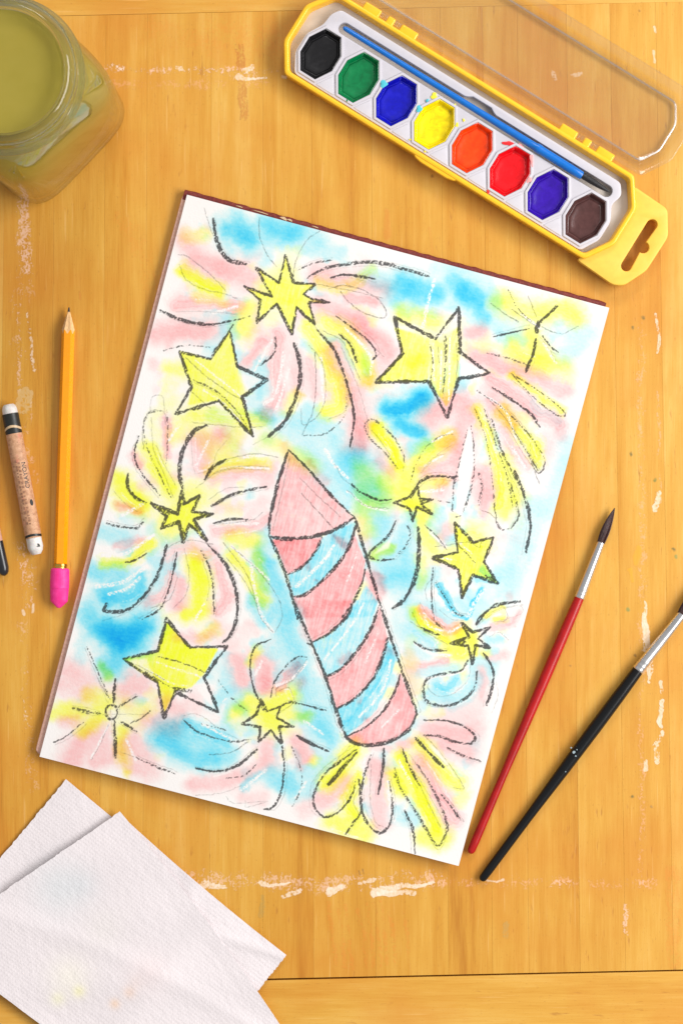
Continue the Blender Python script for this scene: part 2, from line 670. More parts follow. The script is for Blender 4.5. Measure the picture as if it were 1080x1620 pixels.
def drawing_image():
    q = 1.5
    ex, ey = TRp - TLp, BLp - TLp
    lx, ly = np.hypot(*ex), np.hypot(*ey)
    ux, uy = ex / lx, ey / ly
    wd, h = int(lx * q), int(ly * q)
    U, V = np.meshgrid((np.arange(wd) + .5) / q, (np.arange(h) + .5) / q)
    X = TLp[0] + U * ux[0] + V * uy[0]
    Y = TLp[1] + U * ux[1] + V * uy[1]
    A_ = np.linalg.inv(np.array([[ux[0], uy[0]], [ux[1], uy[1]]]))

    def tt(x, y):
        u, v = A_ @ (np.array((x, y)) - TLp)
        return u * q, v * q
    n1, n2 = fbm(h, wd, 36, 3, 5) - .5, fbm(h, wd, 36, 23, 5) - .5
    wash = Raster(X + n1 * 17 + (fbm(h, wd, 9, 43, 3) - .5) * 5, Y + n2 * 17 + (fbm(h, wd, 9, 53, 3) - .5) * 5)
    tight = Raster(X + n1 * 5, Y + n2 * 5)
    m1, m2 = fbm(h, wd, 7, 83, 3) - .5, fbm(h, wd, 7, 93, 3) - .5
    pen = Raster(X + m1 * 2.6, Y + m2 * 2.6)
    for r in (wash, tight, pen):
        r.px = q
    # crops the strokes were measured in: offset and scale
    CR = {'A': (220, 290, 420 / 1080), 'B': (560, 400, 420 / 1080), 'C': (120, 650, 380 / 1080), 'D': (50, 960, 380 / 1080),
          'E': (400, 690, 290 / 1080), 'F': (420, 950, 1 / 3), 'G': (530, 660, 370 / 1080), 'H': (600, 900, 260 / 1080), 'Q': (0, 0, 1)}

    def pp(c, pts):
        ox, oy, s = CR[c]
        return [(ox + x * s, oy + y * s) for x, y in pts]
    pig = {k: np.zeros((h, wd)) for k in 'CPY'}
    res = np.ones((h, wd))

    wr = random.Random(77)
    grain = fbm(h, wd, 2.6, 201, 2)
    thin = np.zeros((h, wd))

    chalk_ = .5 * fbm(h, wd, 14, 601, 4) + .5 * vnoise(h, wd, 3, 611, 26)
    chalk_ = np.clip((chalk_ - chalk_.mean()) / chalk_.std() * .28 + .5, 0, 1)
    wvar = np.clip((fbm(h, wd, 22, 621, 2) - .5) * 2.6 + .5, 0, 1)

    def wsh(c, k, dens, r, *pts):
        p = smooth_line(pp(c, pts), 4)
        sl, d, T = wash.dist(p, r * 2.6, tt)
        # brush hairs leave lighter and darker streaks along the stroke
        ph = wr.uniform(0, 6)
        ln_ = sum(math.hypot(p[i_ + 1][0] - p[i_][0], p[i_ + 1][1] - p[i_][1]) for i_ in range(len(p) - 1))
        ha = float(np.clip((ln_ / r - 3) / 4, 0, 1)) * (1 if r < 14 else .35) * .8
        hair = 1 + .20 * ha * np.sin(d * 1.15 + ph + 1.2 * np.sin(T * 5 + ph)) + .12 * ha * np.sin(d * 2.7 + 2 * ph + T * 4)
        pig[k][sl] += (dens * hair / (1 + (d / r) ** 3)) ** 2.2
        if len(pts) > 2 and r < 15:
            q_ = np.array(p)
            t_ = np.gradient(q_, axis=0)
            nr = np.stack([-t_[:, 1], t_[:, 0]], 1) / (np.hypot(t_[:, 0], t_[:, 1])[:, None] + 1e-6)
            for o_ in (wr.uniform(-.9, -.2), wr.uniform(.2, .9)):
                if wr.random() < .55:
                    i0, i1 = int(len(q_) * wr.uniform(0, .4)), int(len(q_) * wr.uniform(.6, 1))
                    ln = [tuple(v_) for v_ in (q_ + nr * o_ * r)[i0:i1]]
                    if len(ln) > 1:
                        a_ = pen.dist(ln, 3, tt)
                        if a_:
                            m = np.clip((1.5 - a_[1]) / 1.4 + .2, 0, 1) * wr.uniform(.3, .75)
                            res[a_[0]] = np.minimum(res[a_[0]], 1 - m * np.clip((grain[a_[0]] - .3) * 3.2, .2, 1))
            if k != 'C' and wr.random() < .6:
                ghost([tuple(v_) for v_ in q_ + nr * (r * wr.choice((-1, 1)) * wr.uniform(.9, 1.15))], wr.uniform(.3, .6))

    def fil(c, k, dens, *pts):
        sl, m = tight.inside(pp(c, pts), tt)
        mm = blur(m.astype(float), 2)
        st_ = chalk_[sl]
        pig[k][sl] += (dens * (.8 if k == 'C' else 1) * mm * (.72 + .56 * st_)) ** 2.2
        return sl, mm

    def wax(c, wpx, *pts, amt=.9):
        p = smooth_line(pp(c, pts), 6)
        sl, d, T = pen.dist(p, wpx, tt)
        m = np.clip((wpx * .6 - d) / 1.6 + .3, 0, 1) * amt
        m = m * np.clip((grain[sl] - .3) * 3.2, .15, 1)
        res[sl] = np.minimum(res[sl], 1 - m)

    def waxfill(c, amt, *pts):
        sl, m = tight.inside(pp(c, pts), tt)
        res[sl] = np.minimum(res[sl], 1 - blur(m.astype(float), 2) * amt)
    press = np.zeros((h, wd))

    def ghost(p, dark):
        g_ = pen.dist(p, 1.4, tt)
        if g_:
            sl, d, T = g_
            thin[sl] = np.maximum(thin[sl], np.clip((.55 - d) / .9 + .5, 0, 1) * dark)

    def ink(c, wpx, dark, *pts, closed=False, taper=True, curve=True):
        p = pp(c, pts)
        if closed:
            p = p + [p[0]]
        if curve and not closed:
            p = smooth_line(p, 6)
        sl, d, T = pen.dist(p, wpx, tt)
        if wpx < 2.1:
            m = np.clip((wpx * .42 - d) / .9 + .5, 0, 1) * dark
            thin[sl] = np.maximum(thin[sl], m)
            return
        if not closed and wpx >= 3 and c not in 'EQ':
            o_ = random.choice((-1, 1)) * random.uniform(2.2, 4.5)
            a_, b_ = np.array(p[0]), np.array(p[-1])
            nr = np.array((-(b_ - a_)[1], (b_ - a_)[0])) / (np.hypot(*(b_ - a_)) + 1e-6)
            ghost(smooth_line([tuple(np.array(q_) + nr * o_ * (1 + .6 * math.sin(i_ * .4))) for i_, q_ in enumerate(p[::6])] + [tuple(b_ + nr * o_)], 6), random.uniform(.22, .42))
        ww = wpx * (.37 + .25 * wvar[sl])
        if taper and not closed:
            ww = ww * (.62 + .38 * np.minimum(1, np.minimum(T, 1 - T) * 6))
        m = np.clip((ww - d) / 1.1 + .45, 0, 1) * dark
        press[sl] = np.maximum(press[sl], m)

    DRAW(wsh, fil, wax, waxfill, ink)

    soft = fbm(h, wd, 60, 301, 4)
    lxq, lyq = wd / q, h / q
    marg = np.clip(np.minimum(np.minimum(U - 14, lxq - 6 - U), np.minimum(V - 10, lyq - 22 - V)) / 26, 0, 1)
    occ = np.clip(sum(pig[k] for k in 'CPY') * 1.4, 0, 1)
    bias = {'C': .10, 'P': .0, 'Y': -.02}
    F_ = []
    for k, sd in (('C', 501), ('P', 511), ('Y', 521)):
        f = fbm(h, wd, 90, sd, 4)
        F_.append(np.clip((f - f.mean()) / f.std() * .5 + .4 + bias[k], 0, 2))
    tot_ = sum(f ** 4 for f in F_) + 1e-6
    for k, f in zip('CPY', F_):
        f = np.clip(f, 0, 1) * (f ** 4 / tot_) * marg * (1 - .85 * occ)
        pig[k] += (f * {'C': .85, 'P': .5, 'Y': .4}[k]) ** 2.2
    gran = fbm(h, wd, 4.5, 311, 3)
    streak = vnoise(h, wd, 10, 321, 3)
    ab = {'C': (1.56, .25, .015), 'P': (.03, .58, .55), 'Y': (.045, -.01, 1.9)}
    rgb = np.ones((h, wd, 3)) * np.array((.765, .74, .72))
    for k in 'CPY':
        dns = pig[k] ** (1 / 2.2) * {'C': 1, 'P': .84, 'Y': .80}[k]
        if k == 'Y':
            dns = dns * 1.12 / (1 + .22 * dns)
        if k == 'C':
            dns = dns * (.42 + .155 * dns)
        dns = dns * (.62 + .76 * soft) * (.84 + .34 * gran) * (.9 + .2 * streak) * res
        dns = np.maximum(dns - .11, 0) * 1.08
        for j in range(3):
            rgb[..., j] *= np.exp(-ab[k][j] * dns)
    # charcoal catches on the tooth of the paper, in slanted ticks
    tick = vnoise(h, wd, 3.0, 401, 3.0)
    i0, j0 = np.meshgrid(np.arange(wd), np.arange(h))
    sk = vnoise(h * 2, wd * 2, 2.3, 411, 9)
    tk = sk[(j0 + i0 // 2) % (2 * h), (i0 * 2 // 2 + j0 // 2) % (2 * wd)]
    rk = lambda a: np.clip((a - a.mean()) / (a.std() * 3.3) + .5, 0, 1)
    g = rk(.5 * rk(grain) + .15 * rk(tick) + .35 * rk(tk))
    cov = np.clip((press * .88 - g * .84 + .05) * 3.6, 0, 1) * (press > .02)
    cov = np.maximum(np.clip(cov * (.5 + .5 * press), 0, .9), np.clip(thin * (1.25 - .9 * g), 0, .8))
    ch = np.array((.024, .021, .023))
    rgb = rgb * (1 - cov[..., None]) + ch * cov[..., None]
    s = np.where(rgb <= .0031308, rgb * 12.92, 1.055 * np.maximum(rgb, 1e-6) ** (1 / 2.4) - .055)
    return to_image("drawing", np.dstack([np.clip(s, 0, 1), np.ones((h, wd))]))


def DRAW(W, Fl, X, XF, I):
    # ---- washes (C blue, P pink, Y yellow): crop, pigment, density, radius in photo px, points
    W('A', 'C', 1.7, 20, (370, 190), (440, 215)); W('A', 'C', 1.1, 16, (400, 140), (450, 240)); W('A', 'C', 1.5, 18, (530, 170), (620, 200))
    W('A', 'C', .9, 18, (530, 230), (640, 190), (720, 230)); W('A', 'C', .6, 14, (680, 270), (820, 280)); W('A', 'C', .6, 12, (450, 290))
    W('A', 'P', .8, 16, (190, 230), (270, 320), (400, 350)); W('A', 'P', .9, 18, (240, 310), (330, 350), (440, 390)); W('A', 'Y', .5, 12, (200, 215), (260, 210))
    W('A', 'P', .9, 12, (150, 490), (260, 490), (400, 500)); W('A', 'P', 1.1, 16, (70, 610), (180, 600), (290, 590)); W('A', 'P', .6, 10, (110, 650))
    W('A', 'Y', 2.4, 8, (190, 350), (240, 400), (320, 435)); W('A', 'Y', .6, 9, (240, 460), (340, 480))
    W('A', 'Y', .9, 16, (450, 520), (430, 590)); W('A', 'Y', .7, 18, (600, 370), (530, 430)); W('A', 'C', .4, 10, (500, 290))
    Fl('A', 'Y', 1.05, (595, 292), (628, 405), (718, 410), (668, 452), (700, 470), (772, 485), (690, 485), (716, 575), (640, 505), (622, 615), (560, 490), (480, 565), (492, 475), (430, 420), (540, 460), (478, 345), (570, 405))
    W('A', 'P', .8, 14, (720, 370), (850, 395), (1000, 430)); W('A', 'P', 1.0, 9, (850, 460), (960, 490)); W('A', 'P', .95, 15, (740, 490), (850, 540), (950, 640), (1000, 700))
    W('A', 'Y', .6, 9, (740, 400), (840, 420), (940, 350)); W('A', 'P', .8, 12, (830, 540), (930, 620))
    W('A', 'P', 1.0, 12, (570, 620), (560, 750), (560, 880), (520, 930)); W('A', 'P', 1.0, 9, (510, 640), (430, 735)); W('A', 'P', .8, 9, (690, 720), (720, 860))
    W('A', 'P', 1.0, 14, (790, 680), (850, 820), (890, 950), (900, 1050)); W('A', 'P', .6, 12, (640, 700), (640, 850))
    W('A', 'Y', 1.2, 11, (680, 590), (750, 680), (800, 800), (820, 900), (760, 930)); W('A', 'Y', 1.1, 12, (760, 570), (850, 620), (900, 720), (930, 790))
    W('A', 'Y', .6, 9, (640, 860), (600, 930)); W('A', 'C', .5, 9, (930, 770), (910, 700))
    W('A', 'C', 1.2, 12, (490, 930), (540, 960)); W('A', 'C', .9, 16, (640, 980), (760, 1000), (800, 1060)); W('A', 'C', .8, 12, (690, 920)); W('A', 'C', 1, 10, (480, 870), (500, 800))
    W('A', 'Y', .8, 12, (130, 750), (180, 750)); W('A', 'P', .5, 10, (60, 740))
    Fl('A', 'Y', 1.2, (370, 600), (400, 745), (420, 870), (465, 1030), (325, 885), (200, 905), (215, 830), (165, 685), (290, 715))
    W('A', 'Y', .9, 9, (400, 790), (430, 830)); W('A', 'Y', .8, 12, (220, 940), (400, 960), (500, 960)); W('A', 'C', .4, 14, (300, 950), (440, 930)); W('A', 'P', .8, 12, (210, 1050), (330, 1030))
    W('A', 'C', .9, 18, (1040, 470), (1060, 400))
    # B
    W('B', 'C', 1.8, 20, (240, 140), (320, 170)); W('B', 'C', 2.0, 15, (450, 150), (510, 190)); W('B', 'C', 1.4, 15, (400, 120), (480, 220), (530, 260))
    W('B', 'C', 1.2, 15, (180, 110), (260, 190)); W('B', 'C', .8, 18, (60, 90), (140, 125)); W('B', 'C', .6, 16, (330, 60), (450, 80), (540, 120)); W('B', 'Y', .9, 12, (190, 240), (330, 290)); W('B', 'C', .5, 12, (210, 230), (330, 260))
    Fl('B', 'Y', 1.0, (165, 300), (305, 350), (300, 525), (90, 528), (195, 412)); Fl('B', 'Y', .8, (330, 350), (425, 300), (430, 405), (425, 515), (380, 630), (305, 525), (305, 360))
    W('B', 'Y', 1.5, 12, (240, 450), (270, 440)); W('B', 'P', 1, 12, (470, 330), (510, 320)); W('B', 'P', .5, 10, (460, 400))
    W('B', 'Y', 1, 16, (620, 200), (700, 240), (830, 230), (900, 260)); W('B', 'Y', 1, 14, (650, 390), (700, 430), (850, 470)); W('B', 'Y', .9, 14, (720, 330), (760, 440)); W('B', 'Y', .6, 14, (590, 190))
    W('B', 'C', .5, 18, (590, 290), (640, 340)); W('B', 'C', .65, 24, (880, 360), (940, 330), (860, 420)); W('B', 'C', .7, 12, (560, 160), (580, 210))
    W('B', 'P', 1, 14, (500, 430), (700, 490), (850, 560)); W('B', 'P', 1, 12, (560, 520), (700, 620), (840, 700)); W('B', 'C', .5, 10, (720, 615), (830, 690)); W('B', 'Y', 1.2, 6, (640, 500), (740, 570), (840, 650)); W('B', 'P', .6, 10, (850, 740))
    W('B', 'C', 2.5, 14, (140, 640), (220, 640), (280, 590)); W('B', 'C', 2.0, 12, (180, 700), (270, 730)); W('B', 'C', 1, 12, (240, 580), (300, 560)); W('B', 'C', .9, 12, (300, 770), (250, 800))
    W('B', 'P', 1.1, 20, (330, 660), (430, 620), (450, 720), (400, 780)); W('B', 'P', 1, 14, (560, 600), (640, 700)); W('B', 'P', 1, 16, (440, 820), (430, 900), (520, 900), (530, 1000)); W('B', 'P', .8, 10, (600, 720), (660, 820), (700, 880))
    W('B', 'Y', 1.4, 7, (500, 640), (550, 760), (590, 900), (590, 1040)); W('B', 'Y', 1.2, 9, (600, 650), (700, 760), (740, 850), (745, 780)); W('B', 'Y', 1, 12, (600, 840), (650, 1000))
    W('B', 'Y', 2.6, 8, (90, 710), (150, 790), (190, 870)); W('B', 'Y', 1.2, 12, (250, 880), (320, 800), (380, 760)); W('B', 'P', .9, 9, (280, 890), (390, 850)); W('B', 'Y', .8, 18, (140, 940), (220, 960)); W('B', 'P', .8, 10, (100, 850), (150, 890))
    W('B', 'C', .8, 20, (60, 860), (100, 980), (0, 850)); W('B', 'Y', .5, 16, (40, 890), (70, 930)); W('B', 'C', .55, 26, (880, 780), (840, 950), (800, 1060)); W('B', 'C', .6, 20, (900, 850))
    W('B', 'P', .8, 14, (10, 280), (90, 340), (150, 400)); W('B', 'Y', 1, 9, (40, 450), (10, 400)); W('B', 'C', .4, 9, (50, 490)); W('B', 'P', .6, 12, (60, 520), (20, 560)); W('B', 'P', .9, 18, (30, 700), (10, 780))
    # C
    W('C', 'Y', 1.5, 12, (330, 170), (370, 260), (420, 350)); W('C', 'P', 1.1, 7, (410, 40), (415, 200)); W('C', 'P', 1, 6, (260, 190), (290, 250)); W('C', 'P', .85, 14, (560, 120), (570, 260), (600, 170), (650, 110))
    W('C', 'P', .75, 12, (620, 300), (740, 270), (850, 275)); W('C', 'Y', .9, 9, (600, 265), (700, 235), (860, 240)); W('C', 'Y', .6, 16, (460, 100), (520, 40), (650, 200), (720, 100)); W('C', 'C', .3, 16, (680, 60), (720, 170), (850, 200))
    W('C', 'Y', 1.7, 14, (200, 330), (240, 380), (300, 420)); W('C', 'Y', .6, 9, (180, 430)); W('C', 'P', 1.1, 6, (190, 430), (290, 445))
    Fl('C', 'Y', 1.3, (475, 360), (490, 420), (560, 380), (525, 455), (615, 465), (530, 490), (590, 585), (510, 510), (485, 590), (465, 500), (385, 530), (410, 475), (340, 415), (460, 465))
    W('C', 'Y', 1, 20, (480, 480), (420, 520), (520, 380)); W('C', 'C', .5, 9, (300, 480), (200, 480)); W('C', 'C', .9, 16, (130, 550), (230, 570)); W('C', 'Y', 1.4, 7, (130, 680), (230, 680), (340, 590)); W('C', 'P', .9, 7, (190, 610), (300, 580))
    W('C', 'C', 1.3, 16, (80, 720), (200, 740), (130, 820)); W('C', 'C', 1.9, 14, (150, 850), (260, 830), (290, 760)); W('C', 'C', 1.1, 18, (60, 900))
    W('C', 'C', 2.0, 22, (160, 990), (250, 1010), (300, 960)); W('C', 'P', .8, 10, (330, 860), (400, 830), (430, 740)); W('C', 'P', 1, 12, (470, 780), (460, 870)); W('C', 'P', .7, 12, (420, 660), (500, 620), (610, 640))
    W('C', 'Y', 2.0, 12, (540, 680), (570, 780), (560, 850)); W('C', 'Y', 1.5, 10, (580, 890), (510, 920)); W('C', 'P', 1, 10, (640, 700), (680, 830), (650, 900)); W('C', 'P', .6, 14, (640, 980)); W('C', 'Y', .6, 12, (580, 1010), (620, 990))
    W('C', 'Y', 1, 12, (700, 570), (810, 590)); W('C', 'Y', 1.2, 9, (700, 650), (770, 740), (840, 860)); W('C', 'C', .8, 10, (790, 690), (850, 800)); W('C', 'C', 1, 12, (800, 870), (860, 950), (890, 900)); W('C', 'C', .9, 14, (820, 640), (880, 720), (920, 800)); W('C', 'C', .6, 14, (960, 900), (950, 990))
    W('C', 'P', .9, 10, (860, 480), (800, 520), (640, 540)); W('C', 'P', .4, 12, (740, 430), (640, 430)); W('C', 'P', .7, 10, (900, 250), (870, 330))
    # D
    W('D', 'C', 2.0, 24, (400, 150), (470, 120)); W('D', 'C', 1.8, 16, (300, 110), (380, 170)); W('D', 'C', 1.5, 18, (400, 240), (340, 270)); W('D', 'C', 1.1, 18, (500, 190), (270, 60)); W('D', 'C', .6, 14, (230, 150), (220, 230))
    Fl('D', 'Y', 2.2, (608, 70), (715, 185), (840, 190), (780, 300), (700, 260), (570, 210)); Fl('D', 'Y', 1.5, (415, 235), (570, 205), (790, 290), (720, 370), (650, 380), (600, 480), (570, 345)); 
    W('D', 'P', .85, 20, (170, 290), (250, 370), (150, 350)); W('D', 'P', .9, 20, (430, 380), (480, 340)); W('D', 'Y', 1.1, 12, (270, 400), (340, 420), (300, 450)); W('D', 'Y', 1, 12, (110, 470), (230, 470)); W('D', 'C', .8, 10, (310, 250), (330, 300)); W('D', 'Y', .9, 8, (320, 270), (340, 310))
    W('D', 'P', .8, 10, (150, 520), (200, 510)); W('D', 'Y', 1.3, 10, (240, 560), (300, 500)); W('D', 'P', 1.0, 20, (200, 650), (270, 590), (180, 690)); W('D', 'P', .95, 15, (330, 640), (290, 700), (440, 640)); W('D', 'Y', 1.1, 10, (400, 560), (410, 680)); W('D', 'Y', .9, 8, (430, 740))
    W('D', 'P', .8, 18, (460, 600), (540, 740), (430, 700)); W('D', 'P', .75, 15, (520, 520), (640, 540)); W('D', 'Y', .6, 14, (430, 440), (500, 470)); W('D', 'P', .6, 12, (330, 570))
    W('D', 'C', 1.6, 18, (600, 610), (740, 680), (820, 690)); W('D', 'C', 1.2, 16, (560, 590), (640, 560), (900, 680)); W('D', 'C', 1.5, 13, (700, 530), (800, 570), (880, 610)); W('D', 'C', .9, 14, (820, 430), (860, 390), (900, 380))
    W('D', 'Y', 1.1, 12, (930, 480), (980, 440)); W('D', 'P', .9, 14, (740, 810), (850, 800), (930, 770)); W('D', 'C', .5, 9, (970, 755)); W('D', 'P', .6, 12, (960, 860), (1040, 870)); W('D', 'C', 1, 7, (960, 820), (1040, 760))
    W('D', 'P', 1, 14, (920, 240), (960, 340)); W('D', 'P', .8, 12, (1040, 240), (1050, 380)); W('D', 'Y', .8, 8, (1020, 200), (990, 260)); W('D', 'P', .8, 14, (600, 440), (680, 480)); W('D', 'P', .8, 10, (660, 130), (800, 140))
    # E and F: the rocket
    W('E', 'P', .6, 9, (190, 60), (210, 120)); W('E', 'P', .7, 8, (330, 170), (420, 270)); W('E', 'P', .5, 8, (80, 500))
    Fl('E', 'P', 1.0, (213, 90), (600, 485), (500, 550), (380, 590), (210, 610), (105, 590), (110, 480), (150, 280))
    Fl('E', 'P', 1.8, (120, 610), (410, 600), (370, 690), (300, 770), (210, 820))
    Fl('E', 'C', 1.35, (410, 600), (610, 500), (580, 630), (520, 740), (400, 870), (310, 940), (245, 950), (210, 820), (300, 770), (370, 690))
    W('E', 'P', 1.3, 6, (510, 620), (550, 660)); W('E', 'P', .9, 5, (320, 780)); W('E', 'P', .9, 5, (380, 860)); W('E', 'C', .9, 4, (250, 920), (300, 925))
    Fl('E', 'P', 1.25, (600, 580), (670, 740), (650, 860), (530, 1075), (290, 1075), (245, 950), (310, 940), (400, 870), (520, 740), (580, 630))
    W('E', 'P', 1.1, 7, (735, 830), (770, 930)); W('E', 'P', 1.2, 7, (690, 830), (720, 960))
    Fl('E', 'C', 1.15, (670, 880), (740, 990), (700, 1075), (560, 1075), (630, 960))
    Fl('F', 'C', 1.15, (430, 0), (540, 0), (500, 150), (420, 270), (350, 340), (290, 370), (225, 205), (310, 160), (390, 80))
    Fl('F', 'P', 1.2, (160, 0), (430, 0), (390, 80), (310, 160), (225, 205))
    Fl('F', 'P', 1.15, (545, 30), (585, 185), (550, 310), (500, 400), (420, 480), (345, 520), (290, 370), (350, 340), (420, 270), (500, 150))
    Fl('F', 'C', 1.3, (585, 185), (620, 290), (600, 400), (540, 520), (470, 590), (390, 655), (345, 520), (420, 480), (500, 400), (550, 310)); W('F', 'C', 1.0, 5, (585, 270), (560, 360), (400, 590))
    Fl('F', 'P', 1.2, (650, 350), (725, 545), (690, 620), (620, 670), (530, 695), (440, 690), (390, 655), (480, 610), (560, 540), (620, 440))
    W('F', 'P', 1, 6, (490, 580)); W('F', 'P', .8, 5, (450, 490)); W('F', 'P', .9, 5, (400, 260), (360, 290)); W('F', 'P', .6, 6, (560, 240), (600, 250))
    # background round the rocket
    W('E', 'C', .85, 26, (320, 60), (450, 200), (620, 150)); W('E', 'C', 1, 22, (600, 130), (560, 300), (700, 340)); W('E', 'Y', .7, 14, (100, 30), (350, 180)); W('E', 'C', .6, 14, (100, 20)); W('E', 'Y', .6, 14, (640, 200), (660, 420))
    W('E', 'Y', .9, 15, (760, 300), (880, 340), (700, 400)); W('E', 'Y', .6, 14, (650, 480), (690, 560)); W('E', 'C', 1.0, 22, (770, 520), (800, 760), (860, 850)); W('E', 'C', 1, 16, (900, 620), (930, 860)); W('E', 'C', .7, 14, (640, 420), (740, 470))
    W('E', 'Y', 1.1, 7, (730, 700), (810, 650)); W('E', 'C', 1, 20, (100, 780), (150, 900), (220, 1050)); W('E', 'C', .8, 14, (60, 660), (90, 740)); W('E', 'Y', .9, 9, (20, 700), (60, 900)); W('E', 'C', .8, 10, (60, 1000), (0, 960))
    W('F', 'C', 1, 22, (100, 150), (170, 330), (230, 500), (300, 640)); W('F', 'C', .9, 16, (200, 560), (320, 680)); W('F', 'P', 1.1, 8, (100, 350), (150, 320), (60, 420)); W('F', 'P', .8, 9, (170, 400)); W('F', 'P', .7, 10, (20, 290), (10, 380))
    W('F', 'Y', 1.5, 13, (80, 470), (120, 460), (30, 520)); W('F', 'Y', .9, 9, (110, 540), (200, 560)); W('F', 'P', 1, 12, (160, 670), (200, 740)); W('F', 'Y', .8, 9, (240, 770))
    W('F', 'C', 1.3, 16, (100, 850), (140, 900), (40, 850)); W('F', 'P', .9, 14, (20, 780), (10, 700)); W('F', 'P', .6, 14, (180, 1000), (240, 980)); W('F', 'P', .7, 7, (150, 720), (170, 800)); W('F', 'C', .5, 7, (150, 720), (170, 820)); W('F', 'C', .6, 7, (200, 850), (230, 830))
    W('Q', 'Y', 1.6, 15, (420, 1138), (440, 1150)); W('Q', 'Y', .9, 12, (402, 1125), (410, 1120)); W('Q', 'P', .9, 12, (425, 1060), (418, 1090)); W('Q', 'P', .8, 12, (395, 1230), (420, 1200)); W('Q', 'C', .8, 10, (390, 1130), (375, 1115))
    W('F', 'Y', 1.8, 11, (430, 720), (370, 790), (310, 870)); W('F', 'Y', 1.7, 9, (450, 850), (400, 960), (430, 1040)); W('F', 'Y', 1.3, 14, (330, 1060), (480, 1110), (400, 1080)); W('F', 'P', .9, 13, (280, 950), (340, 940), (380, 870)); W('F', 'P', .9, 15, (540, 800), (550, 950), (550, 1060))
    W('F', 'Y', 2.2, 8, (640, 750), (700, 850), (770, 1000), (820, 1100)); W('F', 'Y', 1.7, 9, (620, 830), (660, 910)); W('F', 'Y', 1.1, 14, (760, 1130), (850, 1150)); W('F', 'P', 1, 13, (730, 770), (800, 880), (860, 980), (900, 1060)); W('F', 'Y', 1.1, 12, (740, 690), (850, 820), (930, 880))
    W('F', 'Y', .5, 12, (930, 970), (960, 930)); W('F', 'P', .95, 16, (790, 620), (960, 650)); W('F', 'P', .85, 15, (860, 690), (980, 740)); W('F', 'P', .5, 20, (900, 560), (1000, 600)); W('F', 'P', .8, 9, (690, 680), (640, 700)); W('F', 'P', .6, 7, (510, 700), (590, 710))
    W('F', 'C', .9, 8, (620, 280), (600, 230)); W('F', 'P', .45, 12, (700, 330), (700, 430)); W('F', 'Y', .35, 12, (690, 200), (700, 300))
    # G
    W('G', 'C', .8, 20, (100, 280), (40, 190), (150, 340)); W('G', 'C', .8, 14, (230, 400)); W('G', 'Y', 1.7, 9, (340, 400), (370, 405)); W('G', 'Y', 1, 14, (330, 290), (410, 420)); W('G', 'P', .9, 9, (430, 270), (530, 270), (480, 340)); W('G', 'Y', .9, 8, (420, 310), (500, 300))
    W('G', 'Y', .9, 12, (400, 480), (440, 600)); Fl('G', 'Y', 1.4, (555, 490), (640, 585), (735, 560), (690, 675), (755, 775), (640, 735), (590, 840), (575, 710), (455, 655), (570, 630)); W('G', 'Y', .7, 12, (470, 640), (700, 600), (620, 540)); W('G', 'C', 1.0, 7, (690, 720), (755, 770), (660, 765))
    W('G', 'P', .7, 11, (490, 560), (520, 520)); W('G', 'C', 1, 20, (250, 760), (330, 720)); W('G', 'C', .9, 14, (330, 850)); W('G', 'C', .65, 26, (880, 500), (840, 650), (800, 780), (920, 430)); W('G', 'C', .8, 14, (400, 800), (460, 720)); W('G', 'Y', .7, 9, (400, 660), (400, 780))
    W('G', 'P', .8, 10, (700, 350), (690, 440)); W('G', 'C', 1.9, 5, (480, 780), (540, 890), (600, 930), (650, 850), (690, 810)); W('G', 'C', .8, 10, (560, 840), (600, 880)); W('G', 'Y', .35, 16, (640, 500), (700, 530)); W('G', 'Y', 1.2, 9, (790, 450), (810, 380))
    # H
    W('H', 'Y', 1.8, 7, (250, 280), (300, 370), (400, 440), (470, 480)); W('H', 'C', .7, 7, (220, 280), (230, 330)); W('H', 'P', 1.2, 8, (290, 270), (370, 360), (450, 410), (510, 400)); W('H', 'Y', 1.4, 11, (480, 540), (560, 560), (540, 440)); W('H', 'Y', 1.6, 6, (620, 460), (620, 560))
    W('H', 'C', .9, 11, (280, 440), (380, 520), (240, 420)); W('H', 'P', 1, 6, (270, 640), (380, 630), (450, 620)); W('H', 'C', 1.4, 9, (380, 770), (450, 800), (520, 740)); W('H', 'C', .8, 14, (330, 830), (480, 880), (600, 820), (650, 720)); W('H', 'C', .7, 12, (280, 700), (500, 670))
    W('H', 'Y', 1.3, 5, (690, 330), (790, 270), (830, 330), (760, 340)); W('H', 'P', .9, 6, (750, 390), (870, 370), (930, 300)); W('H', 'C', .8, 10, (720, 470), (800, 460)); W('H', 'P', .9, 9, (690, 690), (690, 850)); W('H', 'P', .7, 8, (740, 590), (840, 570)); W('H', 'Y', .8, 8, (700, 560)); W('H', 'P', .5, 7, (860, 200)); W('H', 'P', .5, 14, (210, 560), (230, 660)); W('H', 'C', .6, 16, (120, 330), (160, 440)); W('H', 'P', .4, 14, (650, 1100))
    # ---- white wax that held the paint off
    X('C', 6, (95, 790), (210, 770), (320, 700)); X('C', 5, (150, 825), (230, 800), (290, 750)); X('B', 5, (325, 110), (300, 200), (280, 300)); X('H', 6, (690, 150), (640, 220), (590, 330)); X('H', 4, (370, 150), (450, 270), (540, 320))
    X('E', 5, (480, 650), (420, 740), (260, 890)); X('F', 3.5, (470, 20), (400, 140), (285, 285)); X('F', 4, (600, 290), (575, 400), (530, 480), (450, 560)); X('F', 3, (545, 150), (480, 300)); X('F', 3, (640, 530), (560, 610)); X('E', 3, (620, 690), (560, 860))
    X('A', 5, (590, 690), (560, 850), (510, 900)); X('A', 4, (610, 760), (560, 920)); X('A', 4, (400, 500), (300, 530)); X('A', 4, (540, 640), (470, 760)); X('A', 4, (740, 700), (750, 900)); X('A', 4, (840, 590), (940, 700), (940, 780)); X('A', 4, (600, 960), (560, 990))
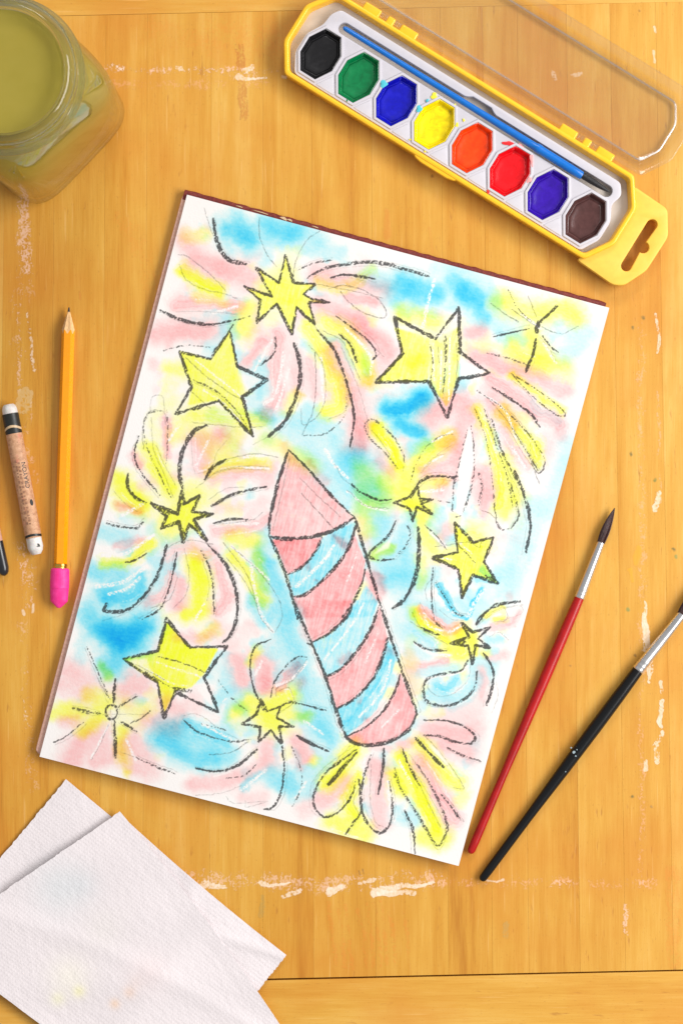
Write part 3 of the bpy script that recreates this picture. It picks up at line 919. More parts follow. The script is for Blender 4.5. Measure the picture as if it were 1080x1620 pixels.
    X('D', 4, (430, 600), (470, 690)); X('D', 3, (350, 530), (270, 680)); X('F', 4, (200, 300), (140, 370), (60, 410)); X('F', 4, (190, 580), (280, 640)); X('F', 4, (200, 870), (150, 950)); X('D', 4, (950, 830), (1060, 740)); X('D', 4, (770, 530), (900, 600)); X('D', 4, (1010, 310), (1040, 250))
    X('E', 5, (430, 80), (480, 170), (560, 250)); X('E', 4, (560, 330), (680, 420), (800, 440)); X('C', 4, (860, 200), (760, 210)); X('C', 4, (870, 260), (760, 255)); X('C', 5, (790, 700), (830, 900), (890, 1000)); X('C', 4, (700, 610), (870, 760)); X('C', 5, (120, 650), (230, 640), (350, 560)); X('C', 4, (470, 60), (420, 130)); X('C', 5, (300, 420), (210, 470)); X('C', 4, (600, 130), (540, 250)); X('C', 4, (580, 870), (540, 940)); X('C', 5, (640, 500), (820, 510))
    X('B', 4, (500, 565), (610, 640), (660, 760)); X('B', 3, (360, 830), (290, 870)); X('B', 4, (640, 790), (700, 880)); X('B', 4, (400, 730), (320, 770)); X('B', 4, (680, 250), (760, 310)); X('B', 4, (770, 370), (820, 450)); X('B', 3, (320, 370), (325, 520)); X('B', 3, (390, 340), (385, 600)); X('B', 3, (355, 400), (350, 560))
    XF('B', .85, (475, 700), (490, 830), (470, 960), (440, 1070), (412, 1060), (430, 850)); XF('B', .75, (435, 440), (535, 485), (430, 505)); XF('B', .5, (330, 350), (425, 240), (425, 300), (350, 370)); XF('A', .55, (420, 770), (505, 800), (430, 850)); XF('D', .6, (430, 240), (520, 235), (560, 330)); XF('D', .7, (740, 370), (790, 350), (830, 470)); XF('F', .6, (750, 660), (830, 720), (930, 880)); XF('G', .7, (180, 640), (260, 560), (285, 510), (250, 610)); XF('H', .6, (720, 330), (800, 270), (930, 270), (900, 330)); XF('A', .75, (290, 0), (300, 1), (301, 2))
    X('A', 3, (230, 720), (330, 800), (420, 870)); X('A', 3, (260, 840), (350, 900), (420, 980)); X('D', 3, (560, 250), (680, 290), (770, 320)); X('D', 3, (500, 270), (620, 340), (700, 360)); X('G', 3, (570, 580), (640, 640)); X('G', 3, (480, 655), (560, 665)); X('H', 4, (720, 440), (790, 430), (850, 470)); X('H', 4, (240, 500), (350, 570), (480, 580)); X('H', 3, (330, 730), (520, 700), (590, 650)); X('G', 5, (400, 350), (500, 340)); X('G', 5, (440, 530), (510, 600)); X('F', 4, (640, 770), (700, 880)); X('F', 4, (590, 870), (600, 1000), (620, 1060)); X('F', 4, (480, 760), (470, 900)); X('H', 4, (460, 430), (540, 390)); X('H', 4, (300, 300), (330, 380), (420, 420))
    # ---- charcoal and pencil: crop, width px, pressure, points
    I('A', 4.6, .95, (595, 292), (628, 405), (718, 410), (668, 452), (700, 470), (772, 485), (690, 485), (716, 575), (640, 505), (622, 615), (560, 490), (480, 565), (492, 475), (430, 420), (540, 460), (478, 345), (570, 405), closed=True)
    I('A', 6.5, .92, (302, 145), (318, 240), (365, 310), (435, 328)); I('A', 1.6, .5, (265, 100), (290, 180), (310, 230)); I('A', 1.6, .62, (490, 140), (490, 210), (520, 290), (560, 340)); I('A', 1.8, .5, (735, 195), (680, 235), (640, 310), (625, 380))
    I('A', 3, .7, (640, 355), (710, 325), (785, 312)); I('A', 5, .78, (685, 385), (760, 345), (870, 325), (980, 322), (1080, 350)); I('B', 5, .78, (0, 40), (80, 40), (160, 55), (240, 75), (300, 95)); I('A', 4.5, .95, (780, 385), (830, 372), (890, 378), (960, 388))
    I('A', 2, .62, (770, 430), (830, 415), (910, 435), (980, 480), (1005, 530), (980, 548), (900, 520), (840, 470), (820, 440)); I('A', 1.6, .55, (160, 290), (200, 300), (290, 370), (355, 440)); I('A', 1.6, .5, (165, 330), (190, 390), (260, 430), (350, 450), (400, 470))
    I('A', 5, .93, (85, 515), (170, 555), (280, 575), (370, 560)); I('A', 2.5, .75, (360, 563), (410, 552), (455, 540))
    I('A', 5.4, .97, (370, 600), (400, 745), (520, 800), (420, 870), (465, 1030), (325, 885), (150, 938), (215, 830), (165, 685), (290, 715), closed=True); I('A', 4, .8, (300, 700), (385, 575), curve=False)
    I('A', 1.8, .55, (190, 710), (280, 790), (380, 860), (420, 880)); I('A', 3, .66, (220, 800), (320, 850), (400, 930), (440, 990)); I('A', 1.8, .5, (215, 850), (290, 915)); I('A', 4, .6, (330, 890), (390, 960), (450, 1020)); I('A', 2.5, .65, (100, 680), (190, 660), (290, 668))
    I('A', 3, .8, (555, 625), (550, 690), (490, 745)); I('A', 7, .95, (630, 650), (655, 740), (645, 850), (600, 960), (530, 1030)); I('A', 1.6, .5, (690, 660), (740, 720), (760, 830), (740, 930), (670, 985), (660, 920)); I('A', 1.8, .58, (715, 690), (720, 800), (710, 920), (680, 990), (665, 1025))
    I('A', 4, .95, (725, 598), (800, 690), (850, 830), (875, 950), (858, 1079)); I('A', 2.2, .6, (845, 860), (835, 950), (760, 1020), (665, 1028)); I('A', 3.4, .85, (800, 540), (870, 590), (940, 650), (965, 700), (950, 718)); I('A', 4, .9, (815, 615), (860, 660), (885, 730)); I('A', 1.2, .4, (465, 1065), (530, 1030))
    I('B', 5.4, .97, (165, 262), (330, 350), (425, 225), (430, 405), (550, 492), (425, 515), (380, 670), (305, 525), (90, 528), (195, 412), closed=True); I('B', 4, .7, (345, 330), (425, 228), curve=False); I('B', 2.5, .6, (305, 360), (320, 440), (310, 530)); I('B', 4, .62, (370, 330), (372, 430), (360, 600)); I('B', 1.8, .5, (415, 370), (420, 450), (410, 560)); I('B', 1.6, .5, (340, 380), (345, 450))
    I('B', 5, .92, (825, 215), (745, 290)); I('B', 6, .85, (748, 278), (740, 325)); I('B', 5, .98, (738, 350), (725, 420), (697, 485)); I('B', 3, .8, (565, 342), (640, 325), (710, 308)); I('B', 2.4, .65, (625, 150), (660, 220), (720, 280)); I('B', 2, .6, (705, 175), (740, 260)); I('B', 2, .55, (555, 205), (600, 240), (665, 282)); I('B', 3.6, .88, (760, 335), (800, 385), (832, 405)); I('B', 1.8, .55, (760, 300), (800, 320), (845, 332)); I('B', 1.8, .5, (845, 332), (910, 298)); I('B', 2.8, .6, (540, 410), (620, 428), (700, 455)); I('B', 2, .55, (640, 230), (740, 300)); I('B', 1.3, .4, (790, 390), (820, 440))
    I('B', 2.6, .72, (635, 492), (700, 530), (800, 600), (858, 655), (830, 665), (740, 600), (640, 495)); I('B', 4, .85, (560, 548), (640, 600), (720, 660), (755, 712)); I('B', 2, .55, (500, 560), (560, 610), (640, 710), (710, 830), (755, 945)); I('B', 2.6, .7, (500, 565), (600, 630), (700, 730), (765, 820), (775, 870), (750, 900), (720, 860)); I('B', 3, .7, (640, 710), (720, 840), (750, 890)); I('B', 2.2, .6, (490, 630), (540, 770), (560, 900), (575, 1060)); I('B', 3, .62, (530, 640), (570, 760), (620, 900), (650, 1050)); I('B', 4, .72, (560, 680), (610, 830), (680, 960), (715, 1080)); I('B', 2.2, .65, (470, 690), (430, 850), (408, 960), (405, 1075)); I('B', 2.6, .68, (475, 690), (490, 830), (480, 950), (440, 1070)); I('B', 5, .6, (510, 900), (520, 960), (510, 1030)); I('B', 1.2, .4, (640, 520), (690, 560), (760, 640))
    I('B', 2.8, .7, (180, 880), (120, 810), (60, 750), (45, 700), (75, 680), (120, 710), (175, 770), (205, 840), (200, 890)); I('B', 2.4, .65, (230, 940), (250, 870), (290, 800), (350, 750), (405, 740)); I('B', 4.6, .92, (230, 1000), (265, 940), (320, 912), (420, 915)); I('B', 1.2, .4, (270, 900), (320, 840), (370, 820))
    I('C', 5.4, .97, (475, 360), (490, 420), (560, 380), (525, 455), (615, 465), (530, 490), (590, 585), (510, 510), (485, 590), (465, 500), (385, 530), (410, 475), (340, 415), (460, 465), closed=True); I('C', 5, .7, (350, 430), (420, 465)); I('C', 5, .75, (480, 530), (485, 585)); I('C', 5, .7, (560, 465), (610, 465)); I('C', 5, .75, (485, 370), (465, 440))
    I('C', 7, .95, (590, 65), (530, 95), (485, 170), (468, 270), (480, 350)); I('C', 4.5, .92, (580, 310), (620, 250), (680, 220)); I('C', 1.8, .55, (680, 220), (740, 205), (820, 195), (910, 210)); I('C', 5, .95, (610, 430), (680, 390), (760, 362), (860, 342)); I('C', 1.4, .45, (580, 315), (650, 270), (760, 250), (870, 255)); I('C', 1.3, .4, (540, 350), (640, 270)); I('C', 1.3, .45, (600, 400), (680, 350), (760, 345))
    I('C', 4, .9, (620, 508), (700, 488), (780, 490)); I('C', 3, .8, (770, 490), (765, 500)); I('C', 4.6, .93, (235, 280), (235, 340), (270, 390), (320, 412)); I('C', 4.4, .75, (140, 505), (200, 520), (270, 530), (305, 500)); I('C', 3.6, .85, (285, 110), (265, 190), (290, 270), (380, 380)); I('C', 2.4, .62, (395, 0), (330, 10), (305, 70), (320, 160), (370, 270), (430, 390)); I('C', 1.5, .45, (340, 30), (350, 170), (400, 290), (440, 390)); I('C', 2.6, .6, (410, 0), (415, 100), (405, 260)); I('A', 1.8, .5, (20, 1080), (15, 1000), (40, 930), (100, 930), (110, 980)); I('A', 1.4, .45, (45, 930), (55, 870), (95, 865), (105, 930))
    I('C', 3.8, .85, (225, 682), (270, 670), (320, 640)); I('C', 5.4, .95, (410, 605), (380, 710), (320, 820), (230, 895), (135, 900), (140, 865)); I('C', 3.6, .85, (455, 635), (430, 770), (380, 890), (300, 938)); I('C', 1.4, .48, (490, 620), (510, 720), (500, 820), (440, 890)); I('C', 3, .8, (565, 630), (600, 700), (620, 800), (625, 920)); I('C', 5.4, .95, (595, 600), (680, 700), (720, 800), (730, 900), (705, 1000), (665, 1045)); I('C', 1.8, .5, (665, 595), (740, 690), (790, 780), (830, 920), (890, 1000)); I('C', 1.6, .5, (700, 610), (820, 720), (910, 840), (930, 930), (900, 1000)); I('C', 1.2, .4, (120, 945), (220, 915))
    I('D', 5.4, .97, (608, 55), (715, 185), (880, 182), (780, 320), (845, 480), (650, 385), (600, 500), (570, 345), (415, 235), (570, 200), closed=True); I('D', 2.6, .68, (570, 225), (680, 255), (790, 300)); I('D', 2.4, .65, (510, 290), (640, 370), (720, 385)); I('D', 1.8, .5, (470, 260), (600, 330)); I('D', 6, .7, (640, 370), (720, 380)); I('D', 6, .75, (590, 470), (600, 500))
    I('D', 4.4, .95, *[(362 + 26 * math.cos(a), 475 + 32 * math.sin(a)) for a in [k * .7 for k in range(10)]]); I('D', 4.6, .92, (378, 325), (370, 430)); I('D', 5.4, .96, (375, 510), (380, 680)); I('D', 3, .72, (250, 180), (300, 290), (355, 420)); I('D', 2, .55, (300, 320), (340, 400)); I('D', 3, .75, (390, 455), (430, 430), (475, 405)); I('D', 5, .62, (190, 455), (250, 475), (310, 480)); I('D', 3, .7, (180, 455), (240, 465), (300, 485)); I('D', 3, .78, (100, 610), (160, 580), (235, 518)); I('D', 1.4, .5, (350, 530), (310, 620), (270, 690)); I('D', 4, .85, (400, 515), (480, 565)); I('D', 2.4, .65, (450, 525), (500, 500), (545, 460)); I('D', 1.2, .5, (320, 485), (520, 485))
    I('D', 3, .75, (475, 680), (560, 720), (650, 755)); I('D', 1.3, .4, (400, 655), (475, 680)); I('D', 5, .93, (740, 730), (830, 745), (920, 725), (1020, 650)); I('D', 2.8, .7, (880, 775), (960, 765), (1020, 710)); I('D', 2.8, .72, (690, 515), (760, 570), (900, 610), (990, 600)); I('D', 2.2, .6, (770, 530), (880, 560)); I('D', 2, .6, (805, 670), (900, 660), (980, 610)); I('D', 2.6, .65, (840, 330), (900, 410), (970, 470)); I('D', 1.2, .42, (680, 510), (700, 490), (760, 490), (860, 560), (950, 610))
    I('Q', 4.6, .97, (414, 1108), (424, 1128), (445, 1120), (440, 1138), (466, 1152), (444, 1152), (447, 1178), (430, 1158), (412, 1176), (414, 1152), (384, 1147), (408, 1132), closed=True); I('Q', 4, .8, (414, 1112), (420, 1128)); I('Q', 3.5, .92, (430, 1013), (405, 1025), (397, 1055), (402, 1087), (411, 1110))
    I('F', 2.8, .72, (200, 275), (150, 275), (90, 330), (45, 400), (30, 470)); I('F', 1.5, .5, (200, 285), (140, 380), (60, 420), (55, 460)); I('F', 3.6, .85, (60, 520), (120, 490), (200, 505), (295, 530)); I('F', 5.4, .95, (155, 650), (230, 690), (305, 725)); I('F', 4, .88, (85, 700), (95, 800), (80, 920), (40, 990), (0, 1000)); I('F', 2.4, .62, (130, 700), (170, 790), (180, 870), (160, 940), (135, 985)); I('F', 4.5, .85, (70, 610), (80, 680)); I('F', 1.2, .4, (-90, 960), (-80, 990), (20, 960)); I('D', 1.2, .4, (880, 860), (920, 890), (1060, 880))
    I('E', 5.4, .97, (210, 90), (150, 280), (105, 480), (100, 590)); I('E', 4.6, .95, (215, 85), (340, 210), (470, 360), (600, 480)); I('E', 6, .95, (105, 595), (210, 610), (380, 590), (500, 550), (600, 485)); I('E', 2, .62, (290, 340), (370, 430), (480, 550)); I('E', 1.7, .52, (280, 250), (400, 370), (520, 480)); I('E', 5.6, .95, (100, 590), (190, 800), (270, 1080)); I('E', 5, .95, (605, 490), (660, 680), (750, 990)); I('E', 1.5, .5, (120, 560), (180, 300), (220, 120)); I('E', 1.5, .5, (215, 830), (245, 950), (300, 1080))
    I('F', 6, .97, (135, 0), (215, 190), (290, 370), (350, 560), (390, 655)); I('F', 5.4, .95, (540, 0), (600, 180), (660, 360), (715, 510), (725, 545)); I('F', 6, .96, (385, 655), (440, 690), (530, 695), (620, 670), (690, 620), (725, 550)); I('F', 5, .8, (200, 210), (225, 215))
    I('E', 5, .82, (410, 600), (370, 690), (300, 770), (210, 820)); I('E', 5.4, .88, (610, 530), (580, 630), (520, 740), (400, 870), (310, 940), (245, 950)); I('E', 4, .93, (670, 760), (650, 860), (600, 980), (530, 1075)); I('F', 5, .94, (430, 0), (390, 80), (310, 160), (225, 205)); I('F', 5, .9, (545, 30), (500, 150), (420, 270), (350, 340), (290, 370)); I('F', 5, .9, (585, 185), (550, 310), (500, 400), (420, 480), (345, 520)); I('F', 3.8, .95, (645, 360), (620, 440), (560, 540), (480, 610), (390, 655))
    I('F', 4, .82, (440, 715), (380, 760), (290, 830), (240, 920), (245, 1000), (300, 1040), (370, 1000), (420, 930), (435, 870)); I('F', 1.3, .4, (430, 700), (300, 790), (225, 880), (225, 950)); I('F', 6.4, .97, (440, 730), (370, 810), (305, 885)); I('F', 4, .84, (510, 740), (480, 830), (460, 930), (470, 1020), (510, 1090), (560, 1115), (605, 1060), (610, 950), (595, 870)); I('F', 1.3, .45, (510, 790), (505, 950), (530, 1060), (570, 1090)); I('F', 5, .96, (570, 715), (565, 800), (545, 930)); I('F', 4, .82, (450, 860), (465, 1000), (430, 1060), (390, 1120)); I('F', 4.6, .78, (655, 710), (690, 800), (740, 890)); I('F', 4, .72, (730, 790), (800, 900), (850, 1010), (872, 1100), (830, 1180), (780, 1110), (720, 1010), (650, 900), (620, 800)); I('F', 4, .82, (670, 1010), (710, 1100), (720, 1215)); I('F', 5.4, .9, (720, 665), (780, 730), (855, 805)); I('F', 1.5, .52, (760, 650), (850, 750), (950, 900), (900, 900)); I('F', 4, .82, (760, 578), (850, 580), (940, 605), (1000, 650), (985, 690), (900, 680), (830, 655), (760, 650)); I('F', 3.6, .76, (870, 710), (950, 750), (1030, 775)); I('F', 3.8, .85, (845, 935), (890, 990), (940, 1065)); I('F', 1.4, .45, (690, 740), (780, 870), (840, 980)); I('F', 4, .6, (620, 830), (640, 890), (670, 930))
    I('G', 4.4, .96, (275, 400), (350, 372), (385, 325), (392, 380), (450, 385), (400, 405), (455, 455), (380, 420), (360, 485), (345, 425), closed=True); I('G', 6, .7, (395, 390), (445, 388)); I('G', 5, .65, (400, 420), (450, 450)); I('G', 4.6, .92, (350, 360), (400, 300), (470, 275), (555, 285)); I('G', 4, .86, (80, 315), (120, 350), (200, 385), (260, 385)); I('G', 1.4, .45, (0, 220), (40, 290), (80, 315)); I('G', 1.5, .45, (60, 340), (140, 410), (250, 425)); I('G', 3.8, .8, (285, 475), (250, 550), (160, 635), (200, 665), (270, 660)); I('G', 3.4, .68, (270, 660), (330, 600), (350, 540), (330, 500)); I('G', 6.4, .95, (385, 510), (390, 620), (375, 740), (330, 840), (270, 890)); I('G', 2.8, .72, (415, 505), (470, 550), (520, 620))
    I('G', 5.2, .97, (555, 490), (640, 585), (735, 560), (690, 675), (755, 775), (640, 735), (590, 840), (575, 710), (455, 655), (570, 630), closed=True); I('G', 6, .9, (700, 740), (755, 775)); I('G', 2.2, .6, (550, 570), (660, 690)); I('G', 2.8, .66, (550, 290), (545, 440), (570, 465), (600, 430), (640, 300)); I('G', 2.6, .66, (725, 280), (740, 430), (760, 520), (810, 520)); I('G', 3, .7, (810, 310), (850, 450), (815, 520)); I('G', 5.4, .9, (830, 250), (880, 380), (905, 500), (885, 630)); I('G', 1.8, .55, (670, 430), (730, 460), (770, 520)); I('G', 2.2, .5, (480, 390), (540, 400))
    I('H', 3, .75, (360, 0), (350, 100), (350, 200), (370, 350), (420, 400)); I('H', 1.4, .45, (360, 70), (310, 130), (320, 220)); I('H', 3, .7, (370, 90), (440, 200), (510, 300), (570, 320)); I('H', 1.2, .42, (270, 230), (320, 310), (420, 400)); I('H', 1.2, .4, (400, 280), (480, 340), (560, 350))
    I('H', 4.6, .97, (550, 370), (620, 430), (735, 395), (655, 470), (730, 530), (640, 515), (620, 635), (590, 520), (475, 500), (600, 460), closed=True); I('H', 5, .8, (610, 560), (618, 630)); I('H', 5, .8, (490, 500), (570, 490)); I('H', 5.4, .9, (640, 380), (700, 300), (790, 245), (930, 225)); I('H', 3.6, .86, (280, 395), (340, 425), (410, 450)); I('H', 1.6, .5, (210, 360), (280, 395)); I('H', 4, .86, (235, 490), (320, 540), (450, 550)); I('H', 4, .78, (590, 610), (550, 680), (450, 700), (330, 730), (300, 790), (310, 870), (380, 910), (480, 910), (580, 860), (640, 780), (650, 690)); I('H', 4.6, .92, (690, 565), (750, 660), (755, 770), (715, 910)); I('H', 1.3, .42, (610, 640), (590, 740), (500, 830), (400, 850), (330, 800), (330, 760)); I('H', 1.2, .4, (780, 760), (790, 850), (750, 960)); I('H', 1.2, .4, (730, 460), (790, 430), (860, 480)); I('H', 1.2, .4, (650, 380), (780, 290), (930, 255), (935, 310), (800, 350))


def pad():
    zt = .0056
    root = thing("sketch_pad", P(512, 838), "sketch pad open at a firework rocket drawing in black crayon and watercolour", "sketch pad")
    cover = NT("cover_board")
    v = cover.coord()
    c = cover.ramp(cover.noise(v, 700, 4, .6), [(.3, srgb(196, 148, 132)), (.7, srgb(222, 180, 164))])
    cover.set(Base_Color=c, Roughness=.65)
    cover.bump(cover.noise(v, 2500, 3), .2, .0003)
    red = NT("binding_cloth")
    v = red.coord()
    c = red.ramp(red.noise(v, 900, 4, .7), [(.25, srgb(70, 14, 14)), (.55, srgb(118, 34, 28)), (.8, srgb(146, 72, 56))])
    red.set(Base_Color=c, Roughness=.6)
    red.bump(red.noise(v, 2600, 3), .4, .0004)
    pages = NT("page_edges")
    st = pages.noise(pages.coord((40, 40, 3000)), 1, 2)
    pages.set(Base_Color=pages.ramp(st, [(.3, srgb(205, 190, 170)), (.7, srgb(238, 230, 216))]), Roughness=.85)

    def q(pts, z):
        return [tuple(P(x, y, z)[:2]) for x, y in pts]
    plate("back_cover", poly_round(q([(57, 1189), (66, 1196), (721, 1366), (957, 484), (291, 306)], .0017), .002, 4), [], 0, .0017, .0004, cover.m, root)
    # front cover folded behind: shows as the darker brown strip along the left side
    ob = plate("front_cover", poly_round(q([(55.5, 1190), (200, 1227), (430, 345), (289, 307)], .0042), .0025, 4), [], .0019, .0042, .0005, cover.m, root)
    blk = [(69, 1193), (720, 1363), (956, 489), (302, 314)]
    loft("page_block", [[P(x, y, z) for x, y in blk] for z in (.00425, .0049)], pages.m, root, smooth=False)
    # binding strip along the top edge
    p0, p1 = P(292, 304, .0034), P(957, 483, .0034)
    d, side, up = frame(p0, p1)
    rings = []
    n = 90
    for i in range(n + 1):
        c_ = p0.lerp(p1, i / n)
        wv = .00018 * math.sin(i * 1.9) + .0001 * random.uniform(-1, 1)
        k = -1
        ring = []
        for (a, b) in ((-.0012 + wv, -.0032), (-.0014 + wv, .0006), (-.0008, .0014 + wv * .6), (.0008, .0014 + wv * .5), (.004, .0008), (.004, -.0032)):
            ring.append(c_ + side * a + Vector((0, 0, b)))
        rings.append(ring)
    loft("binding", rings, red.m, root, smooth=True, sharp=50)
    scrap = plain("torn_paper", srgb(206, 176, 138), .9)
    for t_, ln, w_ in ((.235, .004, .0009), (.25, .003, .0006), (.13, .004, .0003), (.31, .004, .0003), (.18, .009, .0003)):
        c_ = p0.lerp(p1, t_) + Vector((0, 0, .0014))
        yv = Vector((d.y * -1, d.x, 0))
        V = [c_ - d * ln / 2, c_ + d * ln / 2 * .9 - yv * w_, c_ + d * ln / 2, c_ + d * ln * .1 + yv * w_, c_ - d * ln * .3 + yv * w_ * .6]
        V2 = [x + Vector((0, 0, .0003)) for x in V]
        loft("torn_paper_scrap", [V, V2], scrap, root, smooth=False)
    # top sheet with the drawing
    t = NT("drawing_paper")
    im = t.n('TexImage', interpolation='Cubic', extension='EXTEND')
    im.image = drawing_image()
    uv = t.n('UVMap')
    t.l(uv.outputs[0], im.inputs['Vector'])
    v = t.coord()
    t.set(Base_Color=im.outputs['Color'], Roughness=.88, Specular_IOR_Level=.2)
    t.bump(t.noise(v, 900, 3, .6), .28, .0004)
    nu, nv = 66, 88
    V, F, UV = [], [], []
    co = [np.array(c_) for c_ in (TLp, TRp, BRp, BLp)]
    for j in range(nv + 1):
        for i in range(nu + 1):
            u, w_ = i / nu, j / nv
            p = co[0] * (1 - u) * (1 - w_) + co[1] * u * (1 - w_) + co[2] * u * w_ + co[3] * (1 - u) * w_
            edge = min(u, 1 - u, w_, 1 - w_)
            z = zt + .0003 * math.sin(u * 7 + w_ * 3) * math.sin(w_ * 9 + 1) + .00015 * math.sin(u * 17 - w_ * 11) + .0003 * max(0, .06 - edge) / .06
            V.append(P(p[0], p[1], z))
            UV.append((u, 1 - w_))
    nn = len(V)
    for j in range(nv):
        for i in range(nu):
            a = j * (nu + 1) + i
            F.append((a, a + nu + 1, a + nu + 2, a + 1))
    # thin underside
    V += [p - Vector((0, 0, .0003)) for p in V]
    F += [tuple(x + nn for x in f[::-1]) for f in F]
    per = [i for i in range(nu + 1)] + [j * (nu + 1) + nu for j in range(1, nv + 1)] + [nv * (nu + 1) + i for i in range(nu - 1, -1, -1)] + [j * (nu + 1) for j in range(nv - 1, 0, -1)]
    for k in range(len(per)):
        a, b = per[k], per[(k + 1) % len(per)]
        F.append((a, b, b + nn, a + nn))
    UV += UV
    o = mk("drawing_sheet", V, F, t.m, root)
    ul = o.data.uv_layers.new(name="UVMap")
    for lp in o.data.loops:
        ul.data[lp.index].uv = UV[lp.vertex_index]
    o['label'] = "top sheet with the firework rocket and stars drawing"


pad()

#@@ BOX
# ------------------------------------------------------------------ the watercolour box
ZB = .0098
KB = K * (H - ZB) / H
OB = P(716.5, 215, ZB)
E1, E2 = Vector((.8499, -.5270, 0)), Vector((.5270, .8499, 0))


def L(a, b, z=0.0):
    v = OB + E1 * (a * KB) + E2 * (b * KB)
    return Vector((v.x, v.y, z))


def L2(pts):
    return [tuple(L(a, b)[:2]) for a, b in pts]


OCT = [(-13.5, 38.5), (-29, 13.5), (-29, -13.5), (-13.5, -38.5), (13.5, -38.5), (29, -13.5), (29, 13.5), (13.5, 38.5)]
PAINTS = [("black", srgb(22, 21, 24)), ("green", srgb(0, 118, 66)), ("blue", srgb(12, 14, 176)), ("yellow", srgb(248, 222, 10)),
          ("orange", srgb(246, 70, 8)), ("red", srgb(230, 10, 24)), ("purple", srgb(52, 10, 160)), ("brown", srgb(84, 52, 50))]


